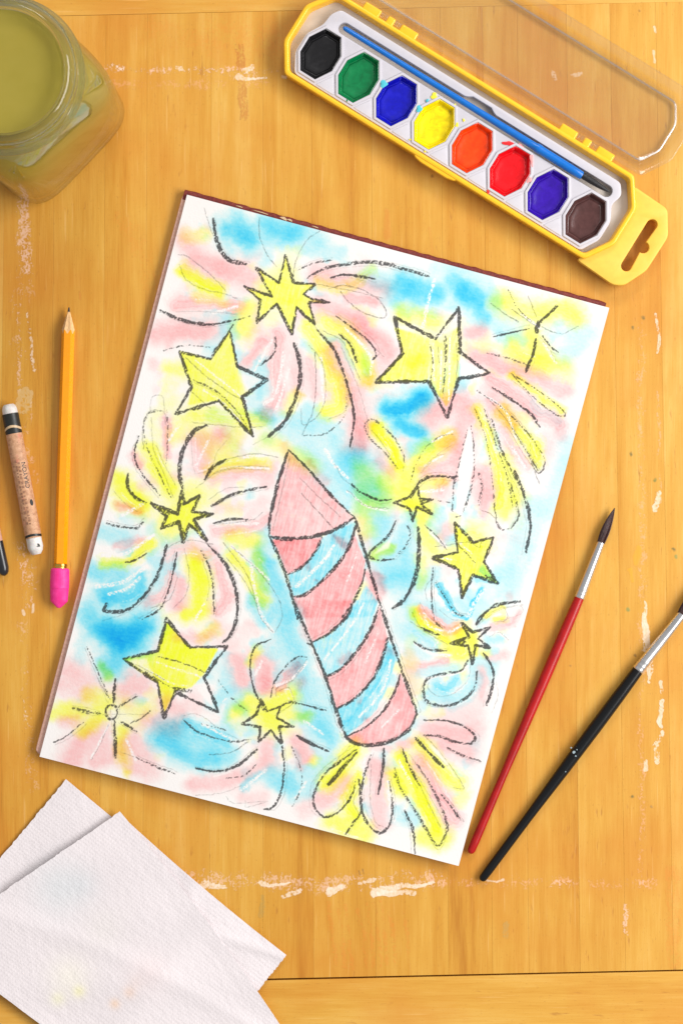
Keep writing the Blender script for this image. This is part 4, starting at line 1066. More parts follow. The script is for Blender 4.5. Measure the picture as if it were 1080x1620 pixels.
def paint_box():
    root = thing("paint_box", L(0, 30, 0), "yellow plastic watercolour paint box with eight colour pans and its clear lid open", "paint box")
    yel = plain("yellow_plastic", srgb(250, 190, 34), .32, .03, 300, .03, coat=.2)
    pale = plain("pale_yellow_plastic", srgb(240, 192, 74), .45, .03, 300, .03)
    wht = plain("white_plastic", srgb(200, 196, 203), .3, .02, 250, .04, coat=.1)
    outl = [(-278, -58), (278, -58), (307, -13), (307, 53), (276, 97), (-276, 97), (-307, 53), (-307, -13)]

    def ring(d, z, r=6):
        return [Vector((x, y, z)) for x, y in poly_round(L2(poly_inset(outl, d)), r * KB, 6)]
    loft("tray", [ring(4, 0), ring(1.5, .0008), ring(.5, .0095), ring(0, .0105), ring(.6, .0113), ring(2, .0116), ring(6.0, .0116), ring(7.6, .0113), ring(8.4, .0105), ring(10.5, .0045)], yel, root, sharp=50)
    # latch lip on the front side
    lip = [(-40, -55), (-34, -60.5), (-22, -63), (26, -63), (38, -60.5), (44, -55)]
    plate("latch_lip", poly_round(L2(lip), .0006, 3), [], .0080, .0112, .0006, yel, root)
    # hanging tab with its slot
    tab = [(268, -63), (338, -67), (354, -59), (372, -20), (373, 44), (349, 81), (284, 84), (300, 50), (300, -12)]
    slot = []
    for k in range(9):
        a = math.pi * k / 8
        slot.append((341 + 8.5 * math.cos(a), 47 + 8.5 * math.sin(a)))
    for k in range(9):
        a = math.pi + math.pi * k / 8
        slot.append((341 + 8.5 * math.cos(a), -30 + 8.5 * math.sin(a)))
    for k in range(9):
        a = -math.pi / 2 + math.pi * k / 8
        slot.append((347.5 + 10 * math.cos(a), 9 + 9.5 * math.sin(a)))
    plate("hanging_tab", poly_round(L2(tab), .0025, 5), [L2(slot)], .0040, .0086, .0006, pale, root)
    # white insert: lower shelf, raised platform with wells
    fl = poly_round(L2(poly_inset(outl, 9.0)), .004, 6)
    plate("insert_shelf", fl, [], .003, .0047, .0003, plain("shaded_shelf_plastic", srgb(204, 192, 180), .4, .02, 200), root)  # beige tint puts the shade on this white lower shelf into its colour
    plat = [(-283, -18), (-266, -48), (266, -48), (283, -18), (283, 16), (270, 40), (276, 60), (264, 77), (-256, 77), (-266, 63), (-268, 42), (-283, 16)]
    gro = []
    for (a0, b0, k0) in ((252, 54, -math.pi / 2), (-236, 54, math.pi / 2)):
        for k in range(9):
            t_ = k0 + math.pi * k / 8
            gro.append((a0 + 9 * math.cos(t_), b0 + 9.5 * math.sin(t_)))
    # finger notch in the upper side of the groove
    gi = 9
    gro = gro[:9] + [(40, 63.5), (34, 66), (28, 70), (-6, 70), (-12, 66), (-18, 63.5)] + gro[9:]
    A0 = [-246.4 + 70.4 * i for i in range(8)]
    holes = [L2([(a0 + x * 1.02, y * 1.02) for x, y in OCT]) for a0 in A0] + [L2(gro)]
    ins = plate("white_insert", poly_round(L2(plat), .002, 4), holes, .0050, .0092, .0005, wht, root)
    for i, a0 in enumerate(A0):
        plate("well_rim", L2([(a0 + x * 1.155, y * 1.125) for x, y in OCT]), [L2([(a0 + x * 1.015, y * 1.015) for x, y in OCT])], .0088, .0099, .0003, wht, ins)
        if i < 7:
            for sg in (-1, 1):
                tri = [(a0 + 35.2, sg * 20), (a0 + 35.2 + 17, sg * 45), (a0 + 35.2 - 17, sg * 45)]
                if sg < 0:
                    plate("facet", poly_round(L2(tri if sg < 0 else tri[::-1]), .0008, 3), [], .0088, .0095, .0003, wht, ins)
    for i, (nm, col) in enumerate(PAINTS):
        a0 = A0[i]
        m = NT("paint_" + nm)
        v = m.coord()
        nz = m.noise(v, 260, 4, .6, dist=.4)
        dk = tuple(c * .72 for c in col[:3]) + (1,)
        lt = tuple(min(1, c * 1.12 + .006) for c in col[:3]) + (1,)
        m.set(Base_Color=m.ramp(nz, [(.3, dk), (.55, col), (.75, lt)]), Roughness=.2, Specular_IOR_Level=.5)
        m.bump(m.noise(v, 500, 3), .12, .0005)
        prof = [(1.0, .0050), (1.0, .0095), (.975, .0096), (.95, .0092), (.90, .0072), (.86, .0064), (.82, .0063), (.78, .0066), (.74, .0067), (.68, .0066), (.58, .00635), (.46, .00615), (.32, .0060), (.18, .0059), (.04, .0059)]
        rings = []
        # octagon subdivided so that the cake edge can wander
        sub = []
        for k in range(8):
            p, q_ = OCT[k], OCT[(k + 1) % 8]
            for s_ in range(4):
                t_ = s_ / 4
                sub.append((p[0] + (q_[0] - p[0]) * t_, p[1] + (q_[1] - p[1]) * t_))
        ph = random.uniform(0, 6)
        for (s_, z) in prof:
            rg = []
            for k, (x, y) in enumerate(sub):
                wob = 1 + (.2 < s_) * (.012 * math.sin(k * math.pi / 8 + ph) + .010 * math.sin(k * math.pi * 5 / 16 + ph * 2)) * (s_ < .95)
                rg.append(L(a0 + x * s_ * wob, y * s_ * wob, z))
            rings.append(rg)
        o = loft("paint_pan", rings, m.m, root, sharp=38)
        o['label'] = nm + " paint pan"
    # splashes of wet paint on the white insert
    spl = {'teal': plain("wet_teal", srgb(80, 190, 205), .3), 'yellow': plain("wet_yellow", srgb(240, 226, 60), .3), 'red': plain("wet_red", srgb(232, 40, 44), .3),
           'pink': plain("wet_pink", srgb(246, 160, 160), .3), 'blue': plain("wet_blue", srgb(30, 110, 200), .3), 'green': plain("wet_green", srgb(20, 130, 80), .3)}

    def splash(col, a, b, r, z=.00995, st=1.0, ang=0.0):
        n = 18
        ph = random.uniform(0, 6)
        pts = []
        for k in range(n):
            t_ = 2 * math.pi * k / n
            rr = r * (1 + .25 * math.sin(2 * t_ + ph) + .18 * math.sin(3 * t_ + ph * 2) + .1 * math.sin(5 * t_))
            x, y = rr * math.cos(t_) * st, rr * math.sin(t_)
            pts.append((a + x * math.cos(ang) - y * math.sin(ang), b + x * math.sin(ang) + y * math.cos(ang)))
        loft("paint_splash", [[L(x, y, z - .0004) for x, y in pts], [L(x, y, z) for x, y in pts],
                              [L(a + (x - a) * .7, b + (y - b) * .7, z + .00015) for x, y in pts]], spl[col], root)
    g = A0
    splash('teal', g[2] - 31, 12, 4.5, st=1.6, ang=1.2); splash('teal', g[3] - 33, 8, 4.0, st=1.5, ang=1.3); splash('teal', g[3] - 29, 26, 2.4)
    splash('yellow', g[3] - 24, 38, 4.0, z=.0096, st=1.5, ang=.9); splash('yellow', g[3] + 31, 18, 3.0); splash('yellow', g[3] + 12, 42, 2.6, z=.0096); splash('yellow', g[3] + 10, -44, 1.8, z=.0096); splash('yellow', g[3] + 36, 30, 2.0, z=.0096)
    splash('yellow', g[3] - 20, -41, 1.4, z=.0099)
    splash('red', g[5] - 25, 36, 4.2, z=.0096, st=1.9, ang=.5); splash('pink', g[5] + 20, 33, 3.2, st=2.6, ang=-1.05); splash('pink', g[5] + 33, 4, 2.6, st=2.4, ang=-1.5); splash('red', g[5] - 12, -46, 2.6, z=.0096); splash('pink', g[5] - 6, 43, 2.4, z=.0097, st=2)
    splash('green', g[1] + 4, -41, 1.6)
    # hinge tabs and clear loops
    cl = clear("clear_plastic", (.99, .99, .99, 1), .14, .05)
    for a0, ln in ((-214, 15), (-179.5, 6.5), (-146, 15), (151, 15), (185, 6.5), (219, 15)):
        plate("hinge_tab", poly_round(L2([(a0 - ln, 93), (a0 + ln, 93), (a0 + ln, 108), (a0 - ln, 108)]), .0008, 4), [], .0068, .0113, .0008, yel, root)
    # clear lid lying open, inside up
    lo = [(-285, 102), (285, 102), (314, 149), (314, 212), (285, 259), (-285, 259), (-314, 212), (-314, 149)]

    def lr(d, z, r=8):
        return [Vector((x, y, z)) for x, y in poly_round(L2(poly_inset(lo, d)), r * KB, 6)]
    th = .0006
    rings = [lr(0, .0086), lr(.0, .0092), lr(1.2, .0094), lr(5, .0094), lr(6.5, .0090), lr(21, .0040), lr(23.5, .0024), lr(26.5, .0016), lr(30, .0014), lr(120, .0013)]
    rings = rings[:-1]
    inner = rings[1:]
    lid = loft("lid", rings, cl, root, caps=(False, True), sharp=180)
    sol = lid.modifiers.new("wall", 'SOLIDIFY')
    sol.thickness = th
    sol.offset = -1
    # thicker moulded bead where the lid wall meets its top: catches the light as a pale line
    bead = []
    cpts = lr(24.2, 0)
    n = len(cpts)
    for i in range(n):
        a, b, c_ = cpts[i - 1], cpts[i], cpts[(i + 1) % n]
        t_ = (c_ - a).normalized()
        nn_ = Vector((-t_.y, t_.x, 0))
        bead.append([b + nn_ * (.00065 * math.cos(k * math.pi / 4)) + Vector((0, 0, .0026 + .00065 * math.sin(k * math.pi / 4))) for k in range(8)])
    bead.append(bead[0])
    bead_m = clear("clear_bead", (.97, .97, .97, 1), .25, .30)
    loft("lid_bead", bead, bead_m, lid, caps=(False, False))
    for a0 in (-196, -188, -171, -164, 168, 175, 193.5, 201):
        lathe("hinge_loop", L(a0 - 2.6, 103.5, .0085), L(a0 + 2.6, 103.5, .0085), [(0, .0014), (.1, .0019), (.9, .0019), (1, .0014)], cl, root, 12)


paint_box()


def blue_brush():
    z = .0104
    p0, p1 = L(-238, 54, z), L(257, 53.5, z - .0006)
    root = thing("paint_brush", L(0, 54, .006), "small blue plastic paint brush lying in the groove of the paint box", "paint brush", None)
    bl = plain("blue_plastic", srgb(4, 106, 196), .28, .04, 300, .03, coat=.0)
    r = lambda px: px * KB
    lathe("handle", p0, p1, [(0, r(1.6)), (.004, r(3.2)), (.012, r(3.9)), (.25, r(4.6)), (.5, r(5.3)), (.70, r(6.2)), (.722, r(6.4)), (.726, r(7.4)), (.738, r(7.6)), (.744, r(7.0)), (.86, r(7.0)), (.895, r(6.6)), (.898, r(5.8))], bl, root, 20, sharp=28)
    bm_ = NT("dark_bristle")
    v = bm_.coord()
    bm_.set(Base_Color=bm_.ramp(bm_.noise(v, 1500, 3), [(.3, srgb(6, 5, 8)), (.75, srgb(34, 28, 32))]), Roughness=.5)
    bm_.bump(bm_.noise(v, 3000, 2), .5, .0004)
    d, s_, u = frame(p0, p1)
    lathe("bristles", p0, p1 - s_ * .0004, [(.892, r(5.2)), (.91, r(5.4)), (.94, r(5.2)), (.97, r(4.0)), (.99, r(2.2)), (1.0, r(.5))], bm_.m, root, 18, .12)


blue_brush()

#@@ JAR
# ------------------------------------------------------------------ the jar of rinse water
def jar():
    base = P(58, 184)
    root = thing("glass_jar", base, "square glass jar filled with murky green paint water at the top left corner", "jar")
    g = NT("jar_glass")
    v = g.coord()
    nz = g.noise(v, 60, 3)
    g.set(Base_Color=(.985, 1.0, .985, 1), Roughness=.03, Transmission_Weight=1.0, IOR=1.45)
    bmp = g.bump(nz, .10, .002)
    # part of the light goes straight through, as in thin clear glass
    tr, gs, lw = g.n('BsdfTransparent'), g.n('BsdfGlossy'), g.n('LayerWeight')
    tr.inputs['Color'].default_value = (.97, .985, .965, 1)
    gs.inputs['Roughness'].default_value = .05
    g.l(bmp.outputs['Normal'], gs.inputs['Normal'])
    lw.inputs['Blend'].default_value = .5
    fa = g.math('ADD', g.math('MULTIPLY', g.math('POWER', lw.outputs['Facing'], 2.2), .75), .09, True)
    ma, mb = g.n('MixShader'), g.n('MixShader')
    g.l(fa, ma.inputs[0]); g.l(tr.outputs[0], ma.inputs[1]); g.l(gs.outputs[0], ma.inputs[2])
    mb.inputs[0].default_value = .62
    g.l(g.b.outputs[0], mb.inputs[1]); g.l(ma.outputs[0], mb.inputs[2])
    g.l(mb.outputs[0], g.out.inputs['Surface'])
    liq = NT("murky_water")
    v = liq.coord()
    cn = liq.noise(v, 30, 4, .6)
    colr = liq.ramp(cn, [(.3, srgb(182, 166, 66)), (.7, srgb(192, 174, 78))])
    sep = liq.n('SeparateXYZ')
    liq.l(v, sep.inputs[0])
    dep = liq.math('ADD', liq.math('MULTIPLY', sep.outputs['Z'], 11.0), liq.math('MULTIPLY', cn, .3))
    colr = liq.mix(liq.ramp(dep, [(.45, (0, 0, 0)), (1.1, (1, 1, 1))]), srgb(222, 172, 76), colr)  # tan towards the bottom paints the wood's bounced light into the water
    df, tl, tp, gl = liq.n('BsdfDiffuse'), liq.n('BsdfTranslucent'), liq.n('BsdfTransparent'), liq.n('BsdfGlossy')
    tp.inputs['Color'].default_value = (.86, .80, .50, 1)
    gl.inputs['Roughness'].default_value = .03
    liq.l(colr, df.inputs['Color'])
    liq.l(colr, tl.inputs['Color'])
    m1, m2, m3 = liq.n('MixShader'), liq.n('MixShader'), liq.n('MixShader')
    m1.inputs[0].default_value = .3
    liq.l(df.outputs[0], m1.inputs[1]); liq.l(tl.outputs[0], m1.inputs[2])
    m2.inputs[0].default_value = .12
    liq.l(m1.outputs[0], m2.inputs[1]); liq.l(tp.outputs[0], m2.inputs[2])
    fr = liq.n('Fresnel'); fr.inputs['IOR'].default_value = 1.33
    liq.l(fr.outputs[0], m3.inputs[0]); liq.l(m2.outputs[0], m3.inputs[1]); liq.l(gl.outputs[0], m3.inputs[2])
    liq.l(m3.outputs[0], liq.out.inputs['Surface'])
    N = 72
    rot = math.radians(1.5)

    def sq(z, a, n, bump_=0.0):
        r = []
        for k in range(N):
            t_ = 2 * math.pi * k / N + math.pi / 4
            c_, s_ = math.cos(t_), math.sin(t_)
            rad = a / (abs(c_) ** n + abs(s_) ** n) ** (1 / n)
            # faces look towards the four diagonals of the photograph
            th = t_ + math.pi / 4 + rot
            r.append(base + Vector((rad * math.cos(th), rad * math.sin(th), z)))
        return r
    m_ = .001
    mz = .00106
    outer = [(0, 28, 4.2), (.6, 32, 4.2), (2, 36.2, 4.6), (5, 38.0, 5), (10, 38.5, 5), (68, 38.5, 5), (80, 38.1, 4.7), (87, 36.8, 4), (93, 35.6, 3.4), (97, 34.6, 2.8), (100, 34.0, 2.3), (102.2, 34.0, 2.0),
             (103.0, 35.2, 2), (104.0, 37.6, 2), (105.0, 38.4, 2), (105.6, 38.2, 2), (107.3, 35.4, 2), (108.0, 34.6, 2), (109.5, 34.4, 2), (110.6, 34.6, 2), (111.2, 35.8, 2), (111.9, 35.8, 2), (112.9, 34.4, 2), (114.2, 34.1, 2), (114.8, 35.2, 2), (115.5, 35.3, 2), (116.5, 33.9, 2), (118.0, 33.8, 2), (118.8, 33.4, 2), (119.9, 31.6, 2), (120, 31.0, 2)]
    inner = [(119.7, 30.2, 2), (118.8, 29.7, 2), (115, 29.6, 2), (109, 28.8, 2), (104, 28.2, 2), (97, 28.6, 2.3), (92, 30.1, 2.8), (87, 32.3, 3.6), (80, 34.6, 4.4), (68, 36.0, 4.7), (10, 36.0, 4.7), (6, 34.2, 4.4), (5, 28, 4)]
    loft("jar_body", [sq(z * mz, a * m_, n) for z, a, n in outer + inner], g.m, root, sharp=60)
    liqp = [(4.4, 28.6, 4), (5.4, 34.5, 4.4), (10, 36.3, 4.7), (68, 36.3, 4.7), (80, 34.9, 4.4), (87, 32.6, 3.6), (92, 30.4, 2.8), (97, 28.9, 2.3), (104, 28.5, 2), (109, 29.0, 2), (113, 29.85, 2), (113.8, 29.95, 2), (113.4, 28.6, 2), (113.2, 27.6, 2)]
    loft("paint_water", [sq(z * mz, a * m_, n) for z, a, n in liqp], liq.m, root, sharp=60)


jar()

#@@ TOOLS
# ------------------------------------------------------------------ pencil, crayon, brushes
def pencil():
    zc = .0034
    tip, end = P(109.5, 486, zc), P(94, 958, zc)
    root = thing("pencil", P(102, 720), "sharpened orange pencil with a pink slip-on eraser lying left of the sketch pad", "pencil")
    org = plain("orange_lacquer", srgb(250, 156, 8), .25, .03, 300, .03, coat=.4)
    wdm = plain("bare_cedar", srgb(232, 186, 132), .7, .12, 600, .2)
    gr = plain("graphite", srgb(56, 50, 50), .4)
    gold = plain("brass_ferrule", srgb(226, 182, 84), .25, .08, 500, .05, metal=1.0)
    pk = NT("pink_rubber")
    v = pk.coord()
    pk.set(Base_Color=pk.ramp(pk.noise(v, 300, 4, .6), [(.3, srgb(236, 34, 132)), (.7, srgb(250, 62, 156))]), Roughness=.55)
    pk.bump(pk.noise(v, 1200, 3), .2, .0004)
    R = .0034
    d, s_, u = frame(tip, end)
    ph = math.pi / 6
    lathe("lead", tip, end, [(0, .0002), (.004, .0004), (.018, .00075)], gr, root, 12)
    # bare wood cone meeting the lacquer in shallow scallops
    n = 36
    hexr = lambda a: R * math.cos(math.pi / 6) / math.cos(((a - ph + math.pi / 6) % (math.pi / 3)) - math.pi / 6)
    Lh = (end - tip).length
    ring = lambda t_, f: [tip + d * (t_ * Lh) + (s_ * math.cos(a) + u * math.sin(a)) * f(a) for a in [2 * math.pi * k / n for k in range(n)]]
    scal = lambda a: .083 + .007 * math.cos(6 * (a - ph))
    r_edge = [tip + d * (scal(a) * Lh) + (s_ * math.cos(a) + u * math.sin(a)) * (hexr(a) * 1.0) for a in [2 * math.pi * k / n for k in range(n)]]
    loft("sharpened_wood", [ring(.016, lambda a: .00070), r_edge], wdm, root, (False, False))
    loft("body", [r_edge, ring(.10, hexr), ring(.5, hexr), ring(.862, hexr)], org, root, (False, True), sharp=22)
    lathe("ferrule", tip, end, [(.858, .0030), (.86, .0035), (.866, .0036), (.87, .0034), (.874, .0036), (.88, .0036), (.884, .0034), (.888, .0036), (.9, .0036)], gold, root, 24)
    e0, e1 = tip.lerp(end, .874), end + d * .0012
    V = [(.0, .0036, .0036), (.02, .0046, .0042), (.06, .0049, .0044), (.3, .0050, .0044), (.50, .0050, .0044), (.515, .0049, .0042), (.80, .0046, .0026), (.84, .0044, .0022), (.97, .0016, .0012), (1.0, .0008, .0008)]
    e0.z = e1.z = .0044
    o = lathe("eraser", e0, e1, V, pk.m, root, 28, sharp=9)


pencil()


def crayon():
    R = .0043
    p0, p1 = P(14, 640, R), P(58.5, 877, R)
    root = thing("crayon", P(36, 760), "white crayon in a worn tan paper wrapper with black bands beside the pencil", "crayon")
    wax = NT("white_wax")
    v = wax.coord()
    wax.set(Base_Color=wax.ramp(wax.noise(v, 350, 4), [(.3, srgb(204, 192, 186)), (.6, srgb(222, 216, 212))]), Roughness=.5)
    wax.b.inputs['Subsurface Weight'].default_value = .1
    wax.bump(wax.noise(v, 700, 3), .3, .0005)
    wr = NT("tan_wrapper")
    v = wr.coord()
    c = wr.ramp(wr.noise(v, 500, 5, .65), [(.25, srgb(150, 100, 72)), (.5, srgb(196, 148, 112)), (.75, srgb(214, 170, 136))])
    sp = wr.ramp(wr.noise(v, 1700, 3, .6), [(.60, (0, 0, 0)), (.68, (1, 1, 1))])
    c = wr.mix(wr.math('MULTIPLY', sp, .55), c, srgb(104, 66, 52))
    pk = wr.ramp(wr.noise(v, 160, 3), [(.6, (0, 0, 0)), (.72, (1, 1, 1))])
    c = wr.mix(wr.math('MULTIPLY', pk, .5), c, srgb(206, 100, 92))
    wr.set(Base_Color=c, Roughness=.6)
    wr.bump(wr.noise(v, 900, 3), .2, .0003)
    blk = plain("black_print", srgb(30, 32, 30), .45, .1, 700)
    cream = plain("cream_print", srgb(206, 176, 138), .5, .1, 700)
    lathe("wax_stick", p0, p1, [(0, .0026), (.012, .0034), (.03, .0039), (.06, .0040), (.9, .0040), (.95, .0041), (.975, .0036), (1.0, .0022)], wax.m, root, 20, .06)
    wrap = lathe("wrapper", p0, p1, [(.07, R * .985), (.075, R), (.885, R), (.89, R * .985)], wr.m, root, 32)
    lathe("black_band", p0, p1, [(.062, R * .97), (.064, R + .00006), (.195, R + .00006), (.197, R * .97)], blk, root, 32)
    d, s_, u = frame(p0, p1)
    n, Ln = 32, (p1 - p0).length

    def sleeve(t0, t1, amp, r, mat, name):
        rings = []
        for t_ in (t0, t1):
            rings.append([p0 + d * ((t_ + amp * math.cos(2 * a)) * Ln) + (s_ * math.cos(a) + u * math.sin(a)) * r for a in [2 * math.pi * k / n for k in range(n)]])
        loft(name, rings, mat, root, (False, False))
    sleeve(.150, .166, .010, R + .00013, cream, "wave_stripe")
    sleeve(.868, .884, .004, R + .00010, blk, "end_band")

    sgn = 1 if s_.x > 0 else -1

    def on_wrap(me_pts, t0, ang0, sc):
        """text plane x -> along p1->p0, y -> round the barrel"""
        out = []
        for x, y in me_pts:
            a = ang0 + sgn * y * sc / R
            out.append(p0 + d * (t0 * Ln - x * sc) + (s_ * math.cos(a) + u * math.sin(a)) * (R + .0001))
        return out
    # lettering
    cu = bpy.data.curves.new("lettering", 'FONT')
    cu.body = "CRAYON"
    cu.size = 1
    tmp = bpy.data.objects.new("tmp", cu)
    C.objects.link(tmp)
    me = bpy.data.meshes.new_from_object(tmp.evaluated_get(bpy.context.evaluated_depsgraph_get()))
    bpy.data.objects.remove(tmp)
    bm = bmesh.new()
    bm.from_mesh(me)
    bmesh.ops.triangulate(bm, faces=bm.faces)
    bmesh.ops.subdivide_edges(bm, edges=[e for e in bm.edges if e.calc_length() > .25], cuts=2, use_grid_fill=False)
    bmesh.ops.triangulate(bm, faces=bm.faces)
    bm.verts.index_update()
    pts = [(v_.co.x, v_.co.y) for v_ in bm.verts]
    fs = [tuple(v_.index for v_ in f.verts) for f in bm.faces]
    bm.free()
    sc = .0138 / max(p[0] for p in pts)
    # side vector points to the left of p0->p1 travel or right: choose the barrel side facing screen right
    a0 = math.radians(40 if sgn > 0 else 140)
    mk("lettering", on_wrap(pts, .565, a0 - (0 if sgn > 0 else 0), sc), fs, blk, wrap)
    el = [(.5 * math.cos(2 * math.pi * k / 16), .5 * math.sin(2 * math.pi * k / 16)) for k in range(16)]
    mk("oval_mark", on_wrap([(x * 3.4, y * 1.9) for x, y in el], .66, a0 + sgn * .15, .001), [tuple(range(16))], blk, wrap)
    # scribbly faded lines of small print
    rr = random.Random(3)
    for row, aa in ((0, 88), (1, 108)):
        V, F = [], []
        x = 0
        while x < 34:
            wd = rr.uniform(.5, 1.5)
            h = rr.uniform(.35, .6)
            i0 = len(V)
            V += on_wrap([(x, -h), (x + wd, -h), (x + wd, h), (x, h)], .80, math.radians(aa if sgn > 0 else 180 - aa), .001)
            F.append((i0, i0 + 1, i0 + 2, i0 + 3))
            x += wd + rr.uniform(.4, 1.6)
        faded = plain("faded_print", srgb(158, 114, 88), .6, .2, 900)
        mk("small_print", V, F, faded, wrap)
    # torn black scraps of print at the bare end
    mk("torn_print", on_wrap([(0, 0), (1.6, .3), (1.9, 1.4), (.8, 1.1), (.2, 2.2)], .955, a0 + sgn * .1, .001), [(0, 1, 2, 3, 4)], blk, wrap)


crayon()


def edge_pencil():
    p1, p0 = P(8, 911, .0029), P(-52, 640, .0029)
    root = thing("charcoal_pencil", P(-20, 780), "tan stick with a rounded black end cut off by the left edge below the crayon", "charcoal pencil")
    blk = plain("black_lacquer", srgb(26, 28, 34), .3, .1, 400, .05, coat=.3)
    tan = plain("tan_barrel", srgb(196, 148, 128), .6, .1, 500, .1)
    R = .0030
    lathe("barrel", p0, p1, [(0, R * .8), (.01, R), (.79, R), (.80, R)], tan, root, 20)
    lathe("black_end", p0, p1, [(.797, R * .9), (.80, R + .0001), (.955, R + .0001), (.98, R * .85), (.993, R * .55), (1, R * .15)], blk, root, 20)


edge_pencil()


def hair_mat():
    t = NT("brown_hair")
    v = t.coord((1, 1, 1))
    t.set(Base_Color=t.ramp(t.noise(v, 1600, 3), [(.3, srgb(38, 18, 20)), (.6, srgb(70, 34, 34)), (.8, srgb(116, 70, 62))]), Roughness=.45)
    t.bump(t.noise(v, 2600, 2), .5, .0003)
    return t.m


HAIR = hair_mat()
SILVER = plain("nickel_ferrule", (.74, .74, .76, 1), .27, .02, 200, 0, metal=1.0)


def bristle(tip, base, r, parent, bend):
    """pointed head of hairs: a solid core and many fine hairs lying along it"""
    tip, base = Vector(tip), Vector(base)
    d, s_, u = frame(base, tip)
    prof = [(0, r * .92), (.12, r * 1.06), (.3, r * 1.15), (.5, r * 1.05), (.68, r * .8), (.83, r * .5), (.94, r * .2), (1, r * .03)]

    def pt(t_, a, f):
        rr = np.interp(t_, [p[0] for p in prof], [p[1] for p in prof]) * f
        c_ = base.lerp(tip, t_) + s_ * (bend * t_ * t_)
        return c_ + s_ * math.cos(a) * rr + u * math.sin(a) * rr
    n = 20
    rings = [[pt(t_, 2 * math.pi * k / n, .97 + .03 * math.sin(k * 5.1)) for k in range(n)] for t_ in np.linspace(0, 1, 14)]
    head = loft("bristles", rings, HAIR, parent)
    V, F = [], []
    for h in range(110):
        a = random.uniform(0, 2 * math.pi)
        da = random.uniform(-.25, .25)
        end = random.uniform(.8, 1.0)
        w_ = .00007
        i0 = len(V)
        ts = np.linspace(0.0, end, 7)
        for t_ in ts:
            c_ = pt(t_, a + da * t_, 1.015)
            V += [c_ - s_ * w_ * math.sin(a), c_ + s_ * w_ * math.sin(a) + u * w_, c_ + (s_ * math.cos(a) + u * math.sin(a)) * w_ * 1.5]
        for q in range(6):
            b = i0 + q * 3
            for (x, y) in ((0, 1), (1, 2), (2, 0)):
                F.append((b + x, b + y, b + 3 + y, b + 3 + x))
    mk("hairs", V, F, HAIR, head)


def round_brush(label, col_mat, tip, fer_top, fer_bot, end, rf, rm, z_head, bend, worn=False):
    """handle resting on its thick middle; ferrule and hairs just above the table"""
    root = thing("paint_brush", (P(*fer_bot) + P(*end)) / 2, label, "paint brush", "round hair brushes on the right")
    zh, zf, ze = rm + .0002, rm + .0004, .0026
    pe, pb, pf, pt_ = P(*end, ze), P(*fer_bot, zf), P(*fer_top, z_head + .0008), P(*tip, z_head)
    Ltot = (pb - pe).length
    prof = [(0, .0008), (.004, .0016), (.012, .0021), (.05, .0023), (.3, rm * .70), (.55, rm * .92), (.72, rm), (.86, rm * .98), (.95, rm * .92), (1.0, rm * .86)]
    lathe("handle", pe, pb, prof, col_mat, root, 28, sharp=60)
    d = (pf - pb).normalized()
    Lf = (pf - pb).length
    rb = rm * .9
    f0 = pb - d * .0012
    lathe("ferrule", f0, pf, [(0, rb * .96), (.01, rb * 1.05), (.03, rb * 1.05), (.05, rb * .99), (.07, rb * 1.04), (.095, rb * 1.04), (.115, rb * .97), (.14, rb * 1.03), (.165, rb * 1.02), (.2, rb * .96), (.55, rb * .5 + rf * .5), (.97, rf), (1.0, rf * .97)], SILVER, root, 64, sharp=80)
    bristle(pt_, pf - d * .001, rf * .98, root, bend)
    return root


RED = NT("red_lacquer")
_v = RED.coord()
_c = RED.ramp(RED.noise(_v, 120, 4), [(.3, srgb(150, 6, 12)), (.7, srgb(180, 10, 16))])
_w = RED.ramp(RED.noise(_v, 420, 4, .7), [(.70, (0, 0, 0)), (.76, (1, 1, 1))])
RED.set(Base_Color=RED.mix(RED.math('MULTIPLY', _w, .5), _c, srgb(96, 8, 12)), Roughness=.36, Coat_Weight=0.0)
BLK = NT("black_lacquer_handle")
_v = BLK.coord()
_w = BLK.ramp(BLK.noise(_v, 300, 5, .7), [(.66, (0, 0, 0)), (.75, (1, 1, 1))])
BLK.set(Specular_IOR_Level=.35, Base_Color=BLK.mix(BLK.math('MULTIPLY', _w, .25), srgb(12, 13, 16), srgb(80, 88, 94)), Roughness=.3)
round_brush("red handled round paint brush lying along the right side of the sketch pad", RED.m, (970.5, 803), (950, 858), (917, 943), (743, 1350), .0020, .0029, .0030, .0004)
rb = round_brush("black handled round paint brush with a long silver ferrule lying at the right edge", BLK.m, (1118, 905), (1078, 972), (1010, 1058), (760.5, 1393), .0025, .0034, .0036, .0004)
# dabs of dried paint on the black handle
dab = plain("pale_dried_paint", srgb(150, 168, 176), .6)
for (x, y, r_) in ((907, 1190, 2.2), (910, 1196, 1.3), (903, 1183, 1.2), (912, 1186, .9), (1021, 1044, 1.6), (894, 1221, .9)):
    z = .0066
    pts = [P(x + r_ * math.cos(a) * random.uniform(.7, 1.3), y + r_ * math.sin(a) * random.uniform(.7, 1.3), z) for a in [k * .7 for k in range(9)]]
    loft("paint_dab", [[p - Vector((0, 0, .0016)) for p in pts], pts], dab, rb)

